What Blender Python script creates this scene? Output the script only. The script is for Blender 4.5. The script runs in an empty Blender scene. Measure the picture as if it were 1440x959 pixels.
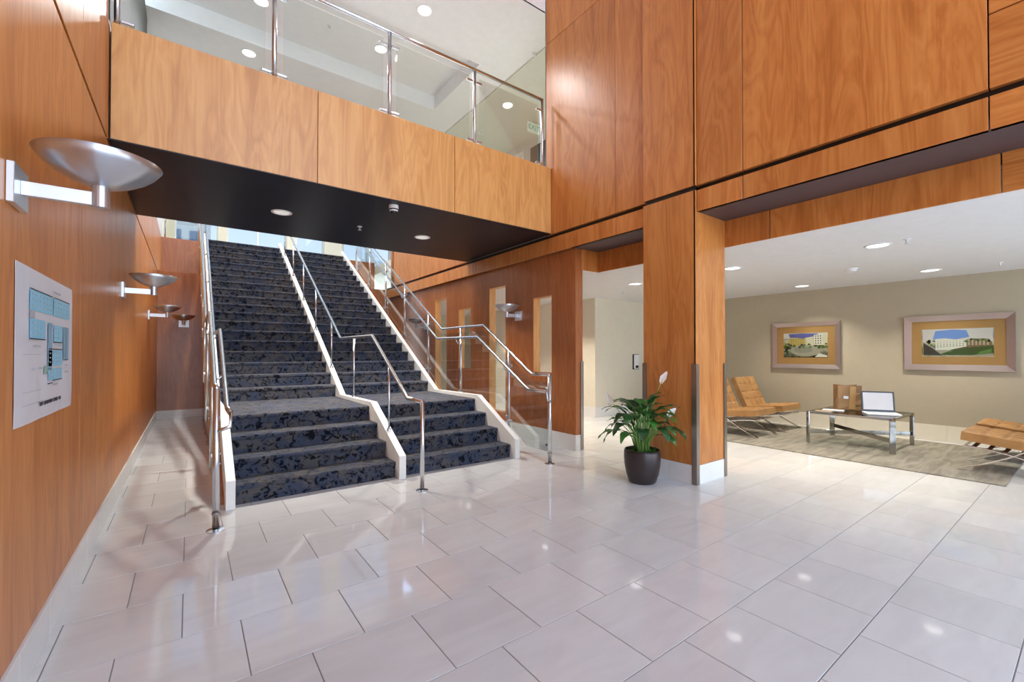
import bpy, bmesh, math, random
from mathutils import Vector, Matrix
random.seed(7)
S = bpy.context.scene
COL = S.collection

# ------------------------------------------------------------------ camera
F_PX, YAW, PITCH, CY, CAMZ = 615.02, 36.439, 0.586, 490.56, 1.30
cd = bpy.data.cameras.new('camera'); cam = bpy.data.objects.new('camera', cd); COL.objects.link(cam)
cd.sensor_fit = 'HORIZONTAL'; cd.sensor_width = 36.0; cd.lens = F_PX / 1440 * 36.0
cd.shift_y = (CY - 479.5) / 1440.0; cd.clip_start = 0.05; cd.clip_end = 400
cam.location = (0, 0, CAMZ)
cam.rotation_euler = (math.radians(90 + PITCH), 0, math.radians(-YAW))
S.camera = cam

# ------------------------------------------------------------------ sky, exposure
vs = S.view_settings
vs.view_transform = 'Standard'; vs.look = 'None'; vs.gamma = 1.0; vs.use_curve_mapping = False
vs.exposure = -0.86
SKY = 9.0
w = bpy.data.worlds.new('sky'); S.world = w; w.use_nodes = True
nt = w.node_tree; N = nt.nodes; Lk = nt.links; N.clear()
out = N.new('ShaderNodeOutputWorld'); bg = N.new('ShaderNodeBackground')
tc = N.new('ShaderNodeTexCoord'); sep = N.new('ShaderNodeSeparateXYZ')
ramp = N.new('ShaderNodeValToRGB')
ramp.color_ramp.elements[0].position = 0.0; ramp.color_ramp.elements[0].color = (0.80, 0.90, 1.0, 1)
ramp.color_ramp.elements[1].position = 0.55; ramp.color_ramp.elements[1].color = (0.34, 0.58, 1.0, 1)
cl = N.new('ShaderNodeTexNoise'); cl.inputs['Scale'].default_value = 2.6; cl.inputs['Detail'].default_value = 6
cr = N.new('ShaderNodeValToRGB')
cr.color_ramp.elements[0].position = 0.53; cr.color_ramp.elements[0].color = (0, 0, 0, 1)
cr.color_ramp.elements[1].position = 0.76; cr.color_ramp.elements[1].color = (1, 1, 1, 1)
mx = N.new('ShaderNodeMix'); mx.data_type = 'RGBA'
mx.inputs['B'].default_value = (1.0, 1.0, 1.0, 1)
Lk.new(tc.outputs['Generated'], sep.inputs[0]); Lk.new(sep.outputs['Z'], ramp.inputs[0])
Lk.new(tc.outputs['Generated'], cl.inputs['Vector']); Lk.new(cl.outputs['Fac'], cr.inputs[0])
Lk.new(cr.outputs['Color'], mx.inputs['Factor']); Lk.new(ramp.outputs['Color'], mx.inputs['A'])
Lk.new(mx.outputs['Result'], bg.inputs['Color']); bg.inputs['Strength'].default_value = SKY
Lk.new(bg.outputs[0], out.inputs[0])

# ------------------------------------------------------------------ materials
def mat(name):
    m = bpy.data.materials.new(name); m.use_nodes = True
    return m, m.node_tree.nodes, m.node_tree.links, m.node_tree.nodes['Principled BSDF']
def plain(name, col, rough=0.5, metal=0.0, spec=0.5, emis=None, es=0.0, coat=0.0):
    m, n, l, b = mat(name)
    b.inputs['Base Color'].default_value = (*col, 1); b.inputs['Roughness'].default_value = rough
    b.inputs['Metallic'].default_value = metal; b.inputs['Specular IOR Level'].default_value = spec
    b.inputs['Coat Weight'].default_value = coat
    if emis: b.inputs['Emission Color'].default_value = (*emis, 1); b.inputs['Emission Strength'].default_value = es
    # faint surface variation
    t = n.new('ShaderNodeTexNoise'); t.inputs['Scale'].default_value = 9; t.inputs['Detail'].default_value = 3
    h = n.new('ShaderNodeHueSaturation'); mr = n.new('ShaderNodeMapRange')
    mr.inputs['To Min'].default_value = 0.95; mr.inputs['To Max'].default_value = 1.05
    g = n.new('ShaderNodeNewGeometry')
    l.new(g.outputs['Position'], t.inputs['Vector']); l.new(t.outputs['Fac'], mr.inputs['Value'])
    l.new(mr.outputs['Result'], h.inputs['Value']); h.inputs['Color'].default_value = (*col, 1)
    l.new(h.outputs['Color'], b.inputs['Base Color'])
    return m
def wood(name, c0, c1, c2, axis='z', rough=0.35, dscale=1.0):
    m, n, l, b = mat(name)
    g = n.new('ShaderNodeNewGeometry'); oi = n.new('ShaderNodeObjectInfo')
    off = n.new('ShaderNodeVectorMath'); off.operation = 'MULTIPLY_ADD'
    cmb = n.new('ShaderNodeCombineXYZ')
    for k in range(3): l.new(oi.outputs['Random'], cmb.inputs[k])
    off.inputs[1].default_value = (13.0, 17.0, 11.0)
    l.new(cmb.outputs[0], off.inputs[0]); l.new(g.outputs['Position'], off.inputs[2])
    mp = n.new('ShaderNodeMapping')
    mp.inputs['Scale'].default_value = {'z': (2.6, 2.6, 0.42), 'y': (2.6, 0.42, 2.6), 'x': (0.42, 2.6, 2.6)}[axis]
    l.new(off.outputs[0], mp.inputs['Vector'])
    t = n.new('ShaderNodeTexNoise'); t.inputs['Scale'].default_value = 1.5; t.inputs['Detail'].default_value = 4; t.inputs['Distortion'].default_value = 0.8
    l.new(mp.outputs[0], t.inputs['Vector'])
    # contour lines of the noise = cathedral figure
    ml = n.new('ShaderNodeMath'); ml.operation = 'MULTIPLY'; ml.inputs[1].default_value = 17.0 * dscale
    fr = n.new('ShaderNodeMath'); fr.operation = 'PINGPONG'; fr.inputs[1].default_value = 1.0
    l.new(t.outputs['Fac'], ml.inputs[0]); l.new(ml.outputs[0], fr.inputs[0])
    mp2 = n.new('ShaderNodeMapping')
    mp2.inputs['Scale'].default_value = {'z': (60, 60, 1.6), 'y': (60, 1.6, 60), 'x': (1.6, 60, 60)}[axis]
    l.new(off.outputs[0], mp2.inputs['Vector'])
    t2 = n.new('ShaderNodeTexNoise'); t2.inputs['Scale'].default_value = 1.0; t2.inputs['Detail'].default_value = 3
    l.new(mp2.outputs[0], t2.inputs['Vector'])
    mp3 = n.new('ShaderNodeMapping')
    mp3.inputs['Scale'].default_value = {'z': (7, 7, 0.5), 'y': (7, .5, 7), 'x': (.5, 7, 7)}[axis]
    l.new(off.outputs[0], mp3.inputs['Vector'])
    t3 = n.new('ShaderNodeTexNoise'); t3.inputs['Scale'].default_value = 1.0; t3.inputs['Detail'].default_value = 2
    l.new(mp3.outputs[0], t3.inputs['Vector'])
    a = n.new('ShaderNodeMath'); a.operation = 'MULTIPLY_ADD'; a.inputs[1].default_value = 0.22
    a2 = n.new('ShaderNodeMath'); a2.operation = 'MULTIPLY_ADD'; a2.inputs[1].default_value = 0.34
    a3 = n.new('ShaderNodeMath'); a3.operation = 'MULTIPLY'; a3.inputs[1].default_value = 0.56
    l.new(t3.outputs['Fac'], a3.inputs[0])
    l.new(t2.outputs['Fac'], a2.inputs[0]); l.new(a3.outputs[0], a2.inputs[2])
    l.new(fr.outputs[0], a.inputs[0]); l.new(a2.outputs[0], a.inputs[2])
    r = n.new('ShaderNodeValToRGB'); e = r.color_ramp.elements
    e[0].position = 0.34; e[0].color = (*c0, 1); e[1].position = 0.78; e[1].color = (*c2, 1)
    mid = e.new(0.55); mid.color = (*c1, 1)
    l.new(a.outputs[0], r.inputs[0])
    hs = n.new('ShaderNodeHueSaturation'); mr = n.new('ShaderNodeMapRange')
    mr.inputs['To Min'].default_value = 0.93; mr.inputs['To Max'].default_value = 1.07
    l.new(oi.outputs['Random'], mr.inputs['Value']); l.new(mr.outputs[0], hs.inputs['Value'])
    l.new(r.outputs['Color'], hs.inputs['Color']); l.new(hs.outputs['Color'], b.inputs['Base Color'])
    b.inputs['Roughness'].default_value = rough; b.inputs['Specular IOR Level'].default_value = 0.6
    return m
WC = ((0.44, 0.145, 0.030), (0.56, 0.205, 0.048), (0.65, 0.275, 0.075))
M = {}
M['wood'] = wood('cherry_veneer_upright', *WC)
M['wood_h'] = wood('cherry_veneer_level', *WC, axis='y')
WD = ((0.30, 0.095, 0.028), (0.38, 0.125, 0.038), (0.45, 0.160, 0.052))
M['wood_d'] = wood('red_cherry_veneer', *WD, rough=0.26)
WF = ((0.56, 0.255, 0.072), (0.68, 0.33, 0.100), (0.76, 0.41, 0.140))  # same cherry wood, lightened to stand for daylight falling on it
M['wood_lit'] = wood('daylit_cherry_veneer', *WF)
M['black'] = plain('black_reveal', (0.012, 0.010, 0.010), 0.5)
M['soffit'] = plain('black_soffit_paint', (0.012, 0.012, 0.019), 0.42, spec=.28)
M['soffit2'] = plain('charcoal_soffit_paint', (0.075, 0.06, 0.07), 0.4)
M['white'] = plain('white_ceiling_paint', (0.80, 0.80, 0.80), 0.7)
M['cream'] = plain('cream_wall_paint', (0.74, 0.69, 0.56), 0.65)
M['taupe'] = plain('taupe_wall_paint', (0.43, 0.38, 0.275), 0.65)
M['upper'] = plain('pale_grey_green_paint', (0.60, 0.60, 0.53), 0.65)
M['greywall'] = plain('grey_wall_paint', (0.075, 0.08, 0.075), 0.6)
M['stringer'] = plain('off_white_stringer_paint', (0.80, 0.78, 0.72), 0.35)
M['steel'] = plain('brushed_stainless', (0.68, 0.71, 0.74), 0.22, 1.0)
M['steel_d'] = plain('dark_brushed_stainless', (0.36, 0.34, 0.32), 0.3, 1.0)
M['chrome'] = plain('chrome', (0.75, 0.74, 0.72), 0.08, 1.0)
M['chrome_d'] = plain('smoked_chrome', (0.44, 0.43, 0.40), 0.12, 1.0)
M['alu'] = plain('spun_aluminium', (0.62, 0.66, 0.72), 0.33, 0.75)
_b = M['alu'].node_tree.nodes['Principled BSDF']; _b.inputs['Anisotropic'].default_value = .8; _b.inputs['Anisotropic Rotation'].default_value = .25; _b.inputs['Metallic'].default_value = .9
_t = M['alu'].node_tree.nodes.new('ShaderNodeTangent'); _t.direction_type = 'RADIAL'; _t.axis = 'Z'
M['alu'].node_tree.links.new(_t.outputs[0], _b.inputs['Tangent'])
M['alu_flat'] = plain('satin_aluminium', (0.74, 0.78, 0.82), 0.38, 0.8)
M['plastic_w'] = plain('white_plastic', (0.82, 0.82, 0.82), 0.4)
M['plastic_b'] = plain('black_plastic', (0.012, 0.012, 0.014), 0.2)
M['lens'] = plain('lit_lens', (0.9, 0.9, 0.88), 0.4, emis=(1, 0.97, 0.9), es=6.0)
M['lens_dim'] = plain('lit_soffit_lens', (0.8, 0.8, 0.76), 0.3, emis=(1, 0.97, 0.9), es=0.9)
M['paper'] = plain('white_paper', (0.78, 0.79, 0.84), 0.3)
M['ink'] = plain('black_ink', (0.03, 0.03, 0.035), 0.5)
M['ink_grey'] = plain('grey_ink', (0.42, 0.43, 0.46), 0.5)
M['ink_blue'] = plain('pale_blue_ink', (0.27, 0.62, 0.82), 0.4)
M['ink_blue2'] = plain('steel_blue_ink', (0.24, 0.42, 0.55), 0.4)
M['ink_green'] = plain('grey_green_ink', (0.30, 0.48, 0.42), 0.4)
M['grout'] = plain('grey_grout', (0.25, 0.245, 0.235), 0.8)
M['kraft'] = plain('kraft_paper', (0.34, 0.20, 0.09), 0.7)
M['kraft_in'] = plain('kraft_paper_tan', (0.50, 0.30, 0.12), 0.7)
M['pot'] = plain('bronze_glazed_pot', (0.055, 0.043, 0.042), 0.32, 0.45)
M['soil'] = plain('dark_soil', (0.02, 0.014, 0.01), 0.9)
M['moss'] = plain('green_moss', (0.06, 0.20, 0.025), 0.9)
M['stem'] = plain('pale_green_stem', (0.22, 0.42, 0.10), 0.5)
M['spathe'] = plain('white_spathe', (0.85, 0.83, 0.78), 0.45)
M['spadix'] = plain('cream_spadix', (0.75, 0.70, 0.45), 0.6)
M['strap'] = plain('brown_leather_strap', (0.16, 0.075, 0.03), 0.5)
M['screen'] = plain('pale_laptop_screen', (0.55, 0.55, 0.58), 0.35, emis=(0.9, 0.9, 0.95), es=0.22)
M['exit_g'] = plain('green_sign_ink', (0.10, 0.50, 0.32), 0.4)
M['exit_w'] = plain('lit_sign_face', (0.75, 0.85, 0.78), 0.4, emis=(0.8, 1, 0.9), es=0.4)
M['frame'] = plain('champagne_metal_frame', (0.42, 0.36, 0.34), 0.3, 0.75)
M['mat_board'] = plain('ochre_mat_board', (0.46, 0.25, 0.085), 0.6)
M['concrete'] = plain('far_building_render', (0.62, 0.60, 0.56), 0.8)
M['farglass'] = plain('far_building_glass', (0.10, 0.16, 0.24), 0.15)
M['white_base'] = plain('white_stone_base', (0.80, 0.80, 0.77), 0.22)

def leather(name, c):
    m, n, l, b = mat(name)
    g = n.new('ShaderNodeNewGeometry'); t = n.new('ShaderNodeTexNoise'); t.inputs['Scale'].default_value = 60; t.inputs['Detail'].default_value = 4
    t2 = n.new('ShaderNodeTexNoise'); t2.inputs['Scale'].default_value = 6
    l.new(g.outputs['Position'], t.inputs['Vector']); l.new(g.outputs['Position'], t2.inputs['Vector'])
    r = n.new('ShaderNodeValToRGB'); r.color_ramp.elements[0].color = (c[0]*.8, c[1]*.75, c[2]*.7, 1); r.color_ramp.elements[1].color = (c[0]*1.15, c[1]*1.2, c[2]*1.2, 1)
    r.color_ramp.elements[0].position = .3; r.color_ramp.elements[1].position = .7
    l.new(t2.outputs['Fac'], r.inputs[0]); l.new(r.outputs[0], b.inputs['Base Color'])
    bp = n.new('ShaderNodeBump'); bp.inputs['Strength'].default_value = .15; bp.inputs['Distance'].default_value = .004
    l.new(t.outputs['Fac'], bp.inputs['Height']); l.new(bp.outputs[0], b.inputs['Normal'])
    b.inputs['Roughness'].default_value = .42
    return m
M['leather'] = leather('caramel_leather', (0.38, 0.195, 0.065))
M['leather_side'] = leather('brown_leather_welt', (0.30, 0.135, 0.045))

def stone_tile():
    m, n, l, b = mat('cream_limestone_tile')
    g = n.new('ShaderNodeNewGeometry'); oi = n.new('ShaderNodeObjectInfo')
    cmb = n.new('ShaderNodeCombineXYZ')
    for k in range(3): l.new(oi.outputs['Random'], cmb.inputs[k])
    off = n.new('ShaderNodeVectorMath'); off.operation = 'MULTIPLY_ADD'; off.inputs[1].default_value = (31, 17, 23)
    l.new(cmb.outputs[0], off.inputs[0]); l.new(g.outputs['Position'], off.inputs[2])
    mp = n.new('ShaderNodeMapping'); mp.inputs['Rotation'].default_value = (0, 0, .5); mp.inputs['Scale'].default_value = (1.2, 4.5, 1)
    l.new(off.outputs[0], mp.inputs['Vector'])
    t = n.new('ShaderNodeTexNoise'); t.inputs['Scale'].default_value = 1.6; t.inputs['Detail'].default_value = 6; t.inputs['Distortion'].default_value = 1.2
    l.new(mp.outputs[0], t.inputs['Vector'])
    r = n.new('ShaderNodeValToRGB'); e = r.color_ramp.elements
    e[0].position = .33; e[0].color = (0.64, 0.635, 0.61, 1); e[1].position = .72; e[1].color = (0.695, 0.695, 0.67, 1)
    l.new(t.outputs['Fac'], r.inputs[0])
    hs = n.new('ShaderNodeHueSaturation'); mr = n.new('ShaderNodeMapRange'); mr.inputs['To Min'].default_value = .955; mr.inputs['To Max'].default_value = 1.04
    l.new(oi.outputs['Random'], mr.inputs['Value']); l.new(mr.outputs[0], hs.inputs['Value'])
    l.new(r.outputs[0], hs.inputs['Color']); l.new(hs.outputs[0], b.inputs['Base Color'])
    t2 = n.new('ShaderNodeTexNoise'); t2.inputs['Scale'].default_value = 5; t2.inputs['Detail'].default_value = 2
    l.new(g.outputs['Position'], t2.inputs['Vector'])
    m2 = n.new('ShaderNodeMapRange'); m2.inputs['To Min'].default_value = .03; m2.inputs['To Max'].default_value = .085
    l.new(t2.outputs['Fac'], m2.inputs['Value']); l.new(m2.outputs[0], b.inputs['Roughness'])
    b.inputs['Specular IOR Level'].default_value = .55
    return m
M['tile'] = stone_tile()

def carpet():
    m, n, l, b = mat('slate_blue_mottled_carpet')
    g = n.new('ShaderNodeNewGeometry')
    t = n.new('ShaderNodeTexNoise'); t.inputs['Scale'].default_value = 15; t.inputs['Detail'].default_value = 8; t.inputs['Roughness'].default_value = .62; t.inputs['Distortion'].default_value = 1.1
    t2 = n.new('ShaderNodeTexNoise'); t2.inputs['Scale'].default_value = 4.5; t2.inputs['Detail'].default_value = 5; t2.inputs['Distortion'].default_value = 1.6
    t3 = n.new('ShaderNodeTexNoise'); t3.inputs['Scale'].default_value = 240; t3.inputs['Detail'].default_value = 2
    for q in (t, t2, t3): l.new(g.outputs['Position'], q.inputs['Vector'])
    r = n.new('ShaderNodeValToRGB'); e = r.color_ramp.elements
    e[0].position = .40; e[0].color = (0.006, 0.007, 0.012, 1); e[1].position = .49; e[1].color = (0.066, 0.070, 0.086, 1)
    l.new(t.outputs['Fac'], r.inputs[0])
    r2 = n.new('ShaderNodeValToRGB'); e = r2.color_ramp.elements
    e[0].position = .42; e[0].color = (0.70, 0.80, 0.98, 1); e[1].position = .60; e[1].color = (1.25, 1.10, 0.92, 1)
    l.new(t2.outputs['Fac'], r2.inputs[0])
    mm = n.new('ShaderNodeMix'); mm.data_type = 'RGBA'; mm.blend_type = 'MULTIPLY'; mm.inputs['Factor'].default_value = 1
    l.new(r.outputs[0], mm.inputs['A']); l.new(r2.outputs[0], mm.inputs['B'])
    l.new(mm.outputs['Result'], b.inputs['Base Color'])
    bp = n.new('ShaderNodeBump'); bp.inputs['Strength'].default_value = .5; bp.inputs['Distance'].default_value = .004
    l.new(t3.outputs['Fac'], bp.inputs['Height']); l.new(bp.outputs[0], b.inputs['Normal'])
    b.inputs['Roughness'].default_value = .95; b.inputs['Specular IOR Level'].default_value = .1
    b.inputs['Sheen Weight'].default_value = .10; b.inputs['Sheen Roughness'].default_value = .4; b.inputs['Sheen Tint'].default_value = (1.0, .88, .68, 1)
    return m
M['carpet'] = carpet()

def rugmat():
    m, n, l, b = mat('grey_beige_brushed_rug')
    g = n.new('ShaderNodeNewGeometry'); mp = n.new('ShaderNodeMapping'); mp.inputs['Scale'].default_value = (1.5, 9, 1)
    l.new(g.outputs['Position'], mp.inputs[0])
    t = n.new('ShaderNodeTexNoise'); t.inputs['Scale'].default_value = 1.4; t.inputs['Detail'].default_value = 6; t.inputs['Distortion'].default_value = .7
    l.new(mp.outputs[0], t.inputs['Vector'])
    r = n.new('ShaderNodeValToRGB'); e = r.color_ramp.elements
    e[0].position = .36; e[0].color = (0.20, 0.18, 0.145, 1); e[1].position = .62; e[1].color = (0.30, 0.275, 0.22, 1)
    l.new(t.outputs['Fac'], r.inputs[0]); l.new(r.outputs[0], b.inputs['Base Color'])
    b.inputs['Roughness'].default_value = .9; b.inputs['Specular IOR Level'].default_value = .15
    return m
M['rug'] = rugmat()

def leafmat():
    m, n, l, b = mat('glossy_green_leaf')
    oi = n.new('ShaderNodeObjectInfo'); r = n.new('ShaderNodeValToRGB'); e = r.color_ramp.elements
    e[0].position = 0; e[0].color = (0.012, 0.055, 0.016, 1); e[1].position = 1; e[1].color = (0.07, 0.27, 0.035, 1)
    mid = e.new(.5); mid.color = (0.03, 0.13, 0.025, 1)
    l.new(oi.outputs['Random'], r.inputs[0]); l.new(r.outputs[0], b.inputs['Base Color'])
    b.inputs['Roughness'].default_value = .3
    return m
M['leaf'] = leafmat()

def glass(name, tint, refl=1.0):
    m = bpy.data.materials.new(name); m.use_nodes = True; n = m.node_tree.nodes; l = m.node_tree.links; n.clear()
    o = n.new('ShaderNodeOutputMaterial'); t = n.new('ShaderNodeBsdfTransparent'); t.inputs[0].default_value = (*tint, 1)
    g = n.new('ShaderNodeBsdfGlossy'); g.inputs['Roughness'].default_value = 0.0
    fr = n.new('ShaderNodeFresnel'); fr.inputs['IOR'].default_value = 1.45
    ml = n.new('ShaderNodeMath'); ml.operation = 'MULTIPLY'; ml.inputs[1].default_value = refl
    x = n.new('ShaderNodeMixShader'); l.new(fr.outputs[0], ml.inputs[0]); l.new(ml.outputs[0], x.inputs[0]); l.new(t.outputs[0], x.inputs[1]); l.new(g.outputs[0], x.inputs[2])
    l.new(x.outputs[0], o.inputs[0])
    return m
M['glass'] = glass('clear_railing_glass', (0.955, 0.98, 0.97), .35)
M['tint'] = glass('sky_dimming_glass', (0.47, 0.48, 0.49))  # glass darkened to dim the bright sky behind it
M['tableglass'] = glass('table_glass', (0.85, 0.9, 0.88))

def picture(name, kind):
    m, n, l, b = mat(name)
    t = n.new('ShaderNodeTexCoord'); sp = n.new('ShaderNodeSeparateXYZ'); l.new(t.outputs['Generated'], sp.inputs[0])
    ns = n.new('ShaderNodeTexNoise'); ns.inputs['Scale'].default_value = 7; ns.inputs['Detail'].default_value = 4
    l.new(t.outputs['Generated'], ns.inputs['Vector'])
    ad = n.new('ShaderNodeMath'); ad.operation = 'MULTIPLY_ADD'; ad.inputs[1].default_value = .42
    sb = n.new('ShaderNodeMath'); sb.operation = 'SUBTRACT'; sb.inputs[1].default_value = .21
    l.new(ns.outputs['Fac'], ad.inputs[0]); l.new(sp.outputs['Z'], ad.inputs[2]); l.new(ad.outputs[0], sb.inputs[0])
    r = n.new('ShaderNodeValToRGB'); e = r.color_ramp.elements
    if kind == 0:
        st = [(0, (.03, .03, .02)), (.15, (.20, .19, .14)), (.30, (.45, .42, .34)), (.42, (.12, .16, .05)), (.55, (.42, .36, .15)), (.70, (.62, .55, .38)), (.84, (.12, .12, .32)), (1, (.10, .09, .26))]
    else:
        st = [(0, (.62, .58, .48)), (.10, (.06, .10, .03)), (.22, (.08, .15, .04)), (.34, (.16, .12, .06)), (.46, (.66, .60, .42)), (.60, (.58, .52, .36)), (.70, (.14, .26, .62)), (.84, (.32, .42, .68)), (1, (.66, .62, .60))]
    e[0].position = 0; e[0].color = (*st[0][1], 1); e[1].position = 1; e[1].color = (*st[-1][1], 1)
    for p_, c in st[1:-1]:
        q = e.new(p_); q.color = (*c, 1)
    l.new(sb.outputs[0], r.inputs[0])
    # small facade flecks
    br = n.new('ShaderNodeTexBrick'); br.inputs['Scale'].default_value = 1; br.inputs['Mortar Size'].default_value = .012
    br.inputs['Brick Width'].default_value = .05; br.inputs['Row Height'].default_value = .07
    br.inputs['Color1'].default_value = (1, 1, 1, 1); br.inputs['Color2'].default_value = (.72, .72, .72, 1); br.inputs['Mortar'].default_value = (.9, .9, .85, 1)
    cb = n.new('ShaderNodeCombineXYZ'); l.new(sp.outputs['Y'], cb.inputs[0]); l.new(sp.outputs['Z'], cb.inputs[1]); l.new(cb.outputs[0], br.inputs['Vector'])
    mm = n.new('ShaderNodeMix'); mm.data_type = 'RGBA'; mm.blend_type = 'MULTIPLY'; mm.inputs['Factor'].default_value = .8
    l.new(r.outputs[0], mm.inputs['A']); l.new(br.outputs['Color'], mm.inputs['B']); l.new(mm.outputs['Result'], b.inputs['Base Color'])
    b.inputs['Roughness'].default_value = .25
    return m
M['pic0'] = picture('courtyard_watercolour', 0)
M['pic1'] = picture('street_watercolour', 1)

# ------------------------------------------------------------------ helpers
def link(o): COL.objects.link(o); return o
def obj(name, bm, m, parent=None, world=True, smooth=False, free=True):
    """one mesh object; with world=True the mesh was drawn in scene coordinates"""
    me = bpy.data.meshes.new(name)
    if parent is not None and world:
        bmesh.ops.translate(bm, verts=bm.verts, vec=-ploc(parent))
    bm.to_mesh(me)
    if free: bm.free()
    if m is not None: me.materials.append(M[m] if isinstance(m, str) else m)
    if smooth:
        for p in me.polygons: p.use_smooth = True
    o = bpy.data.objects.new(name, me); link(o)
    if parent is not None: o.parent = parent
    return o
def ploc(o):
    v = Vector((0, 0, 0))
    while o is not None: v += o.location; o = o.parent
    return v
def tag(o, label=None, cat=None, group=None, kind=None):
    if label: o['label'] = label
    if cat: o['category'] = cat
    if group: o['group'] = group
    if kind: o['kind'] = kind
    return o
def thing(name, label, cat, loc=(0, 0, 0), rz=0, group=None):
    o = bpy.data.objects.new(name, None); o.empty_display_size = .1; link(o)
    o.location = loc; o.rotation_euler = (0, 0, rz)
    return tag(o, label, cat, group)
def root(name, label=None):
    o = bpy.data.objects.new(name, None); o.empty_display_size = .1; link(o); o['kind'] = 'structure'
    if label: o['label'] = label
    return o
def copy_tree(o, parent=None):
    c = o.copy(); link(c); c.parent = parent
    for ch in list(o.children): copy_tree(ch, c)
    return c
def B(bm, x0, x1, y0, y1, z0, z1, bev=0.0):
    r = bmesh.ops.create_cube(bm, size=1)
    vs_ = r['verts']
    for v in vs_:
        v.co = Vector((x0 + (v.co.x + .5) * (x1 - x0), y0 + (v.co.y + .5) * (y1 - y0), z0 + (v.co.z + .5) * (z1 - z0)))
    if bev > 0:
        es = list({e for v in vs_ for e in v.link_edges})
        bmesh.ops.bevel(bm, geom=es, offset=bev, segments=1, affect='EDGES')
    return bm
def box(*a, bev=0.0):
    return B(bmesh.new(), *a, bev=bev)
def prism(bm, pts, x0, x1, axis='x'):
    """polygon (y,z) pushed along x (axis x), or (x,y) along z, or (x,z) along y"""
    def P(a, b, t):
        return {'x': (t, a, b), 'z': (a, b, t), 'y': (a, t, b)}[axis]
    A = [bm.verts.new(P(a, b, x0)) for a, b in pts]; C = [bm.verts.new(P(a, b, x1)) for a, b in pts]
    n = len(pts)
    bm.faces.new(A); bm.faces.new(C[::-1])
    for i in range(n):
        bm.faces.new((A[i], C[i], C[(i + 1) % n], A[(i + 1) % n]))
    bmesh.ops.recalc_face_normals(bm, faces=bm.faces)
    return bm
def tube(bm, pts, r, seg=10, caps=True):
    pts = [Vector(p) for p in pts]; rings = []
    n = len(pts)
    for i, p in enumerate(pts):
        rr = r[i] if isinstance(r, (list, tuple)) else r
        d = (pts[min(i + 1, n - 1)] - pts[max(i - 1, 0)]).normalized()
        if 0 < i < n - 1:
            a = (pts[i] - pts[i - 1]).normalized(); b = (pts[i + 1] - pts[i]).normalized()
            d = (a + b).normalized(); st = 1 / max(.5, d.dot(b))
        else: st = 1
        up = Vector((0, 0, 1)) if abs(d.z) < .95 else Vector((1, 0, 0))
        u = d.cross(up).normalized(); v = u.cross(d).normalized()
        rings.append([bm.verts.new(p + u * math.cos(k / seg * 6.28319) * rr + v * math.sin(k / seg * 6.28319) * rr * st) for k in range(seg)])
    for a, b in zip(rings, rings[1:]):
        for k in range(seg): bm.faces.new((a[k], a[(k + 1) % seg], b[(k + 1) % seg], b[k]))
    if caps: bm.faces.new(rings[0][::-1]); bm.faces.new(rings[-1])
    bmesh.ops.recalc_face_normals(bm, faces=bm.faces)
    return bm
def lathe(bm, prof, c=(0, 0, 0), seg=32, capb=True, capt=False):
    c = Vector(c); rings = []
    for r, z in prof:
        rings.append([bm.verts.new(c + Vector((r * math.cos(k / seg * 6.28319), r * math.sin(k / seg * 6.28319), z))) for k in range(seg)])
    for a, b in zip(rings, rings[1:]):
        for k in range(seg): bm.faces.new((a[k], a[(k + 1) % seg], b[(k + 1) % seg], b[k]))
    if capb: bm.faces.new(rings[0][::-1])
    if capt: bm.faces.new(rings[-1])
    return bm
def ribbon(bm, pts, wdir, wid, th):
    """flat bar following pts (in a plane), wid across wdir, th thick"""
    pts = [Vector(p) for p in pts]; wdir = Vector(wdir); n = len(pts); rings = []
    for i, p in enumerate(pts):
        d = (pts[min(i + 1, n - 1)] - pts[max(i - 1, 0)]).normalized(); u = d.cross(wdir).normalized()
        rings.append([bm.verts.new(p + wdir * sx * wid / 2 + u * sz * th / 2) for sx, sz in ((-1, -1), (1, -1), (1, 1), (-1, 1))])
    for a, b in zip(rings, rings[1:]):
        for k in range(4): bm.faces.new((a[k], a[(k + 1) % 4], b[(k + 1) % 4], b[k]))
    bm.faces.new(rings[0][::-1]); bm.faces.new(rings[-1])
    bmesh.ops.recalc_face_normals(bm, faces=bm.faces)
    return bm
def bez(p0, p1, p2, p3, n=12):
    o = []
    for i in range(n + 1):
        t = i / n; s = 1 - t
        o.append(Vector(p0) * s**3 + Vector(p1) * 3 * s * s * t + Vector(p2) * 3 * s * t * t + Vector(p3) * t**3)
    return o
def project(p):
    x, y, z = p[0], p[1], p[2] - CAMZ
    c, s = math.cos(math.radians(YAW)), math.sin(math.radians(YAW))
    r = x * c - y * s; d = x * s + y * c
    cp, sp = math.cos(math.radians(PITCH)), math.sin(math.radians(PITCH))
    dep = d * cp + z * sp; up = z * cp - d * sp
    if dep < .1: return None
    return 720 + F_PX * r / dep, CY - F_PX * up / dep

# ------------------------------------------------------------------ main dimensions
XL, XR = -0.52, 4.08          # wood walls left and right (upper)
ZREV0, ZREV1 = 2.92, 2.97     # black reveal
ZB = 2.71                     # band underside
ZH = 2.43                     # header underside = lounge ceiling
ZT = 8.5                      # hall ceiling
ZC = 6.19                     # upper storey ceiling
ZU = 3.84                     # upper floor
XHD = 4.59                    # header plane
XW = 8.95                     # lounge wall
YF = -3.5                     # street front (behind the camera)
G = .002

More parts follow.
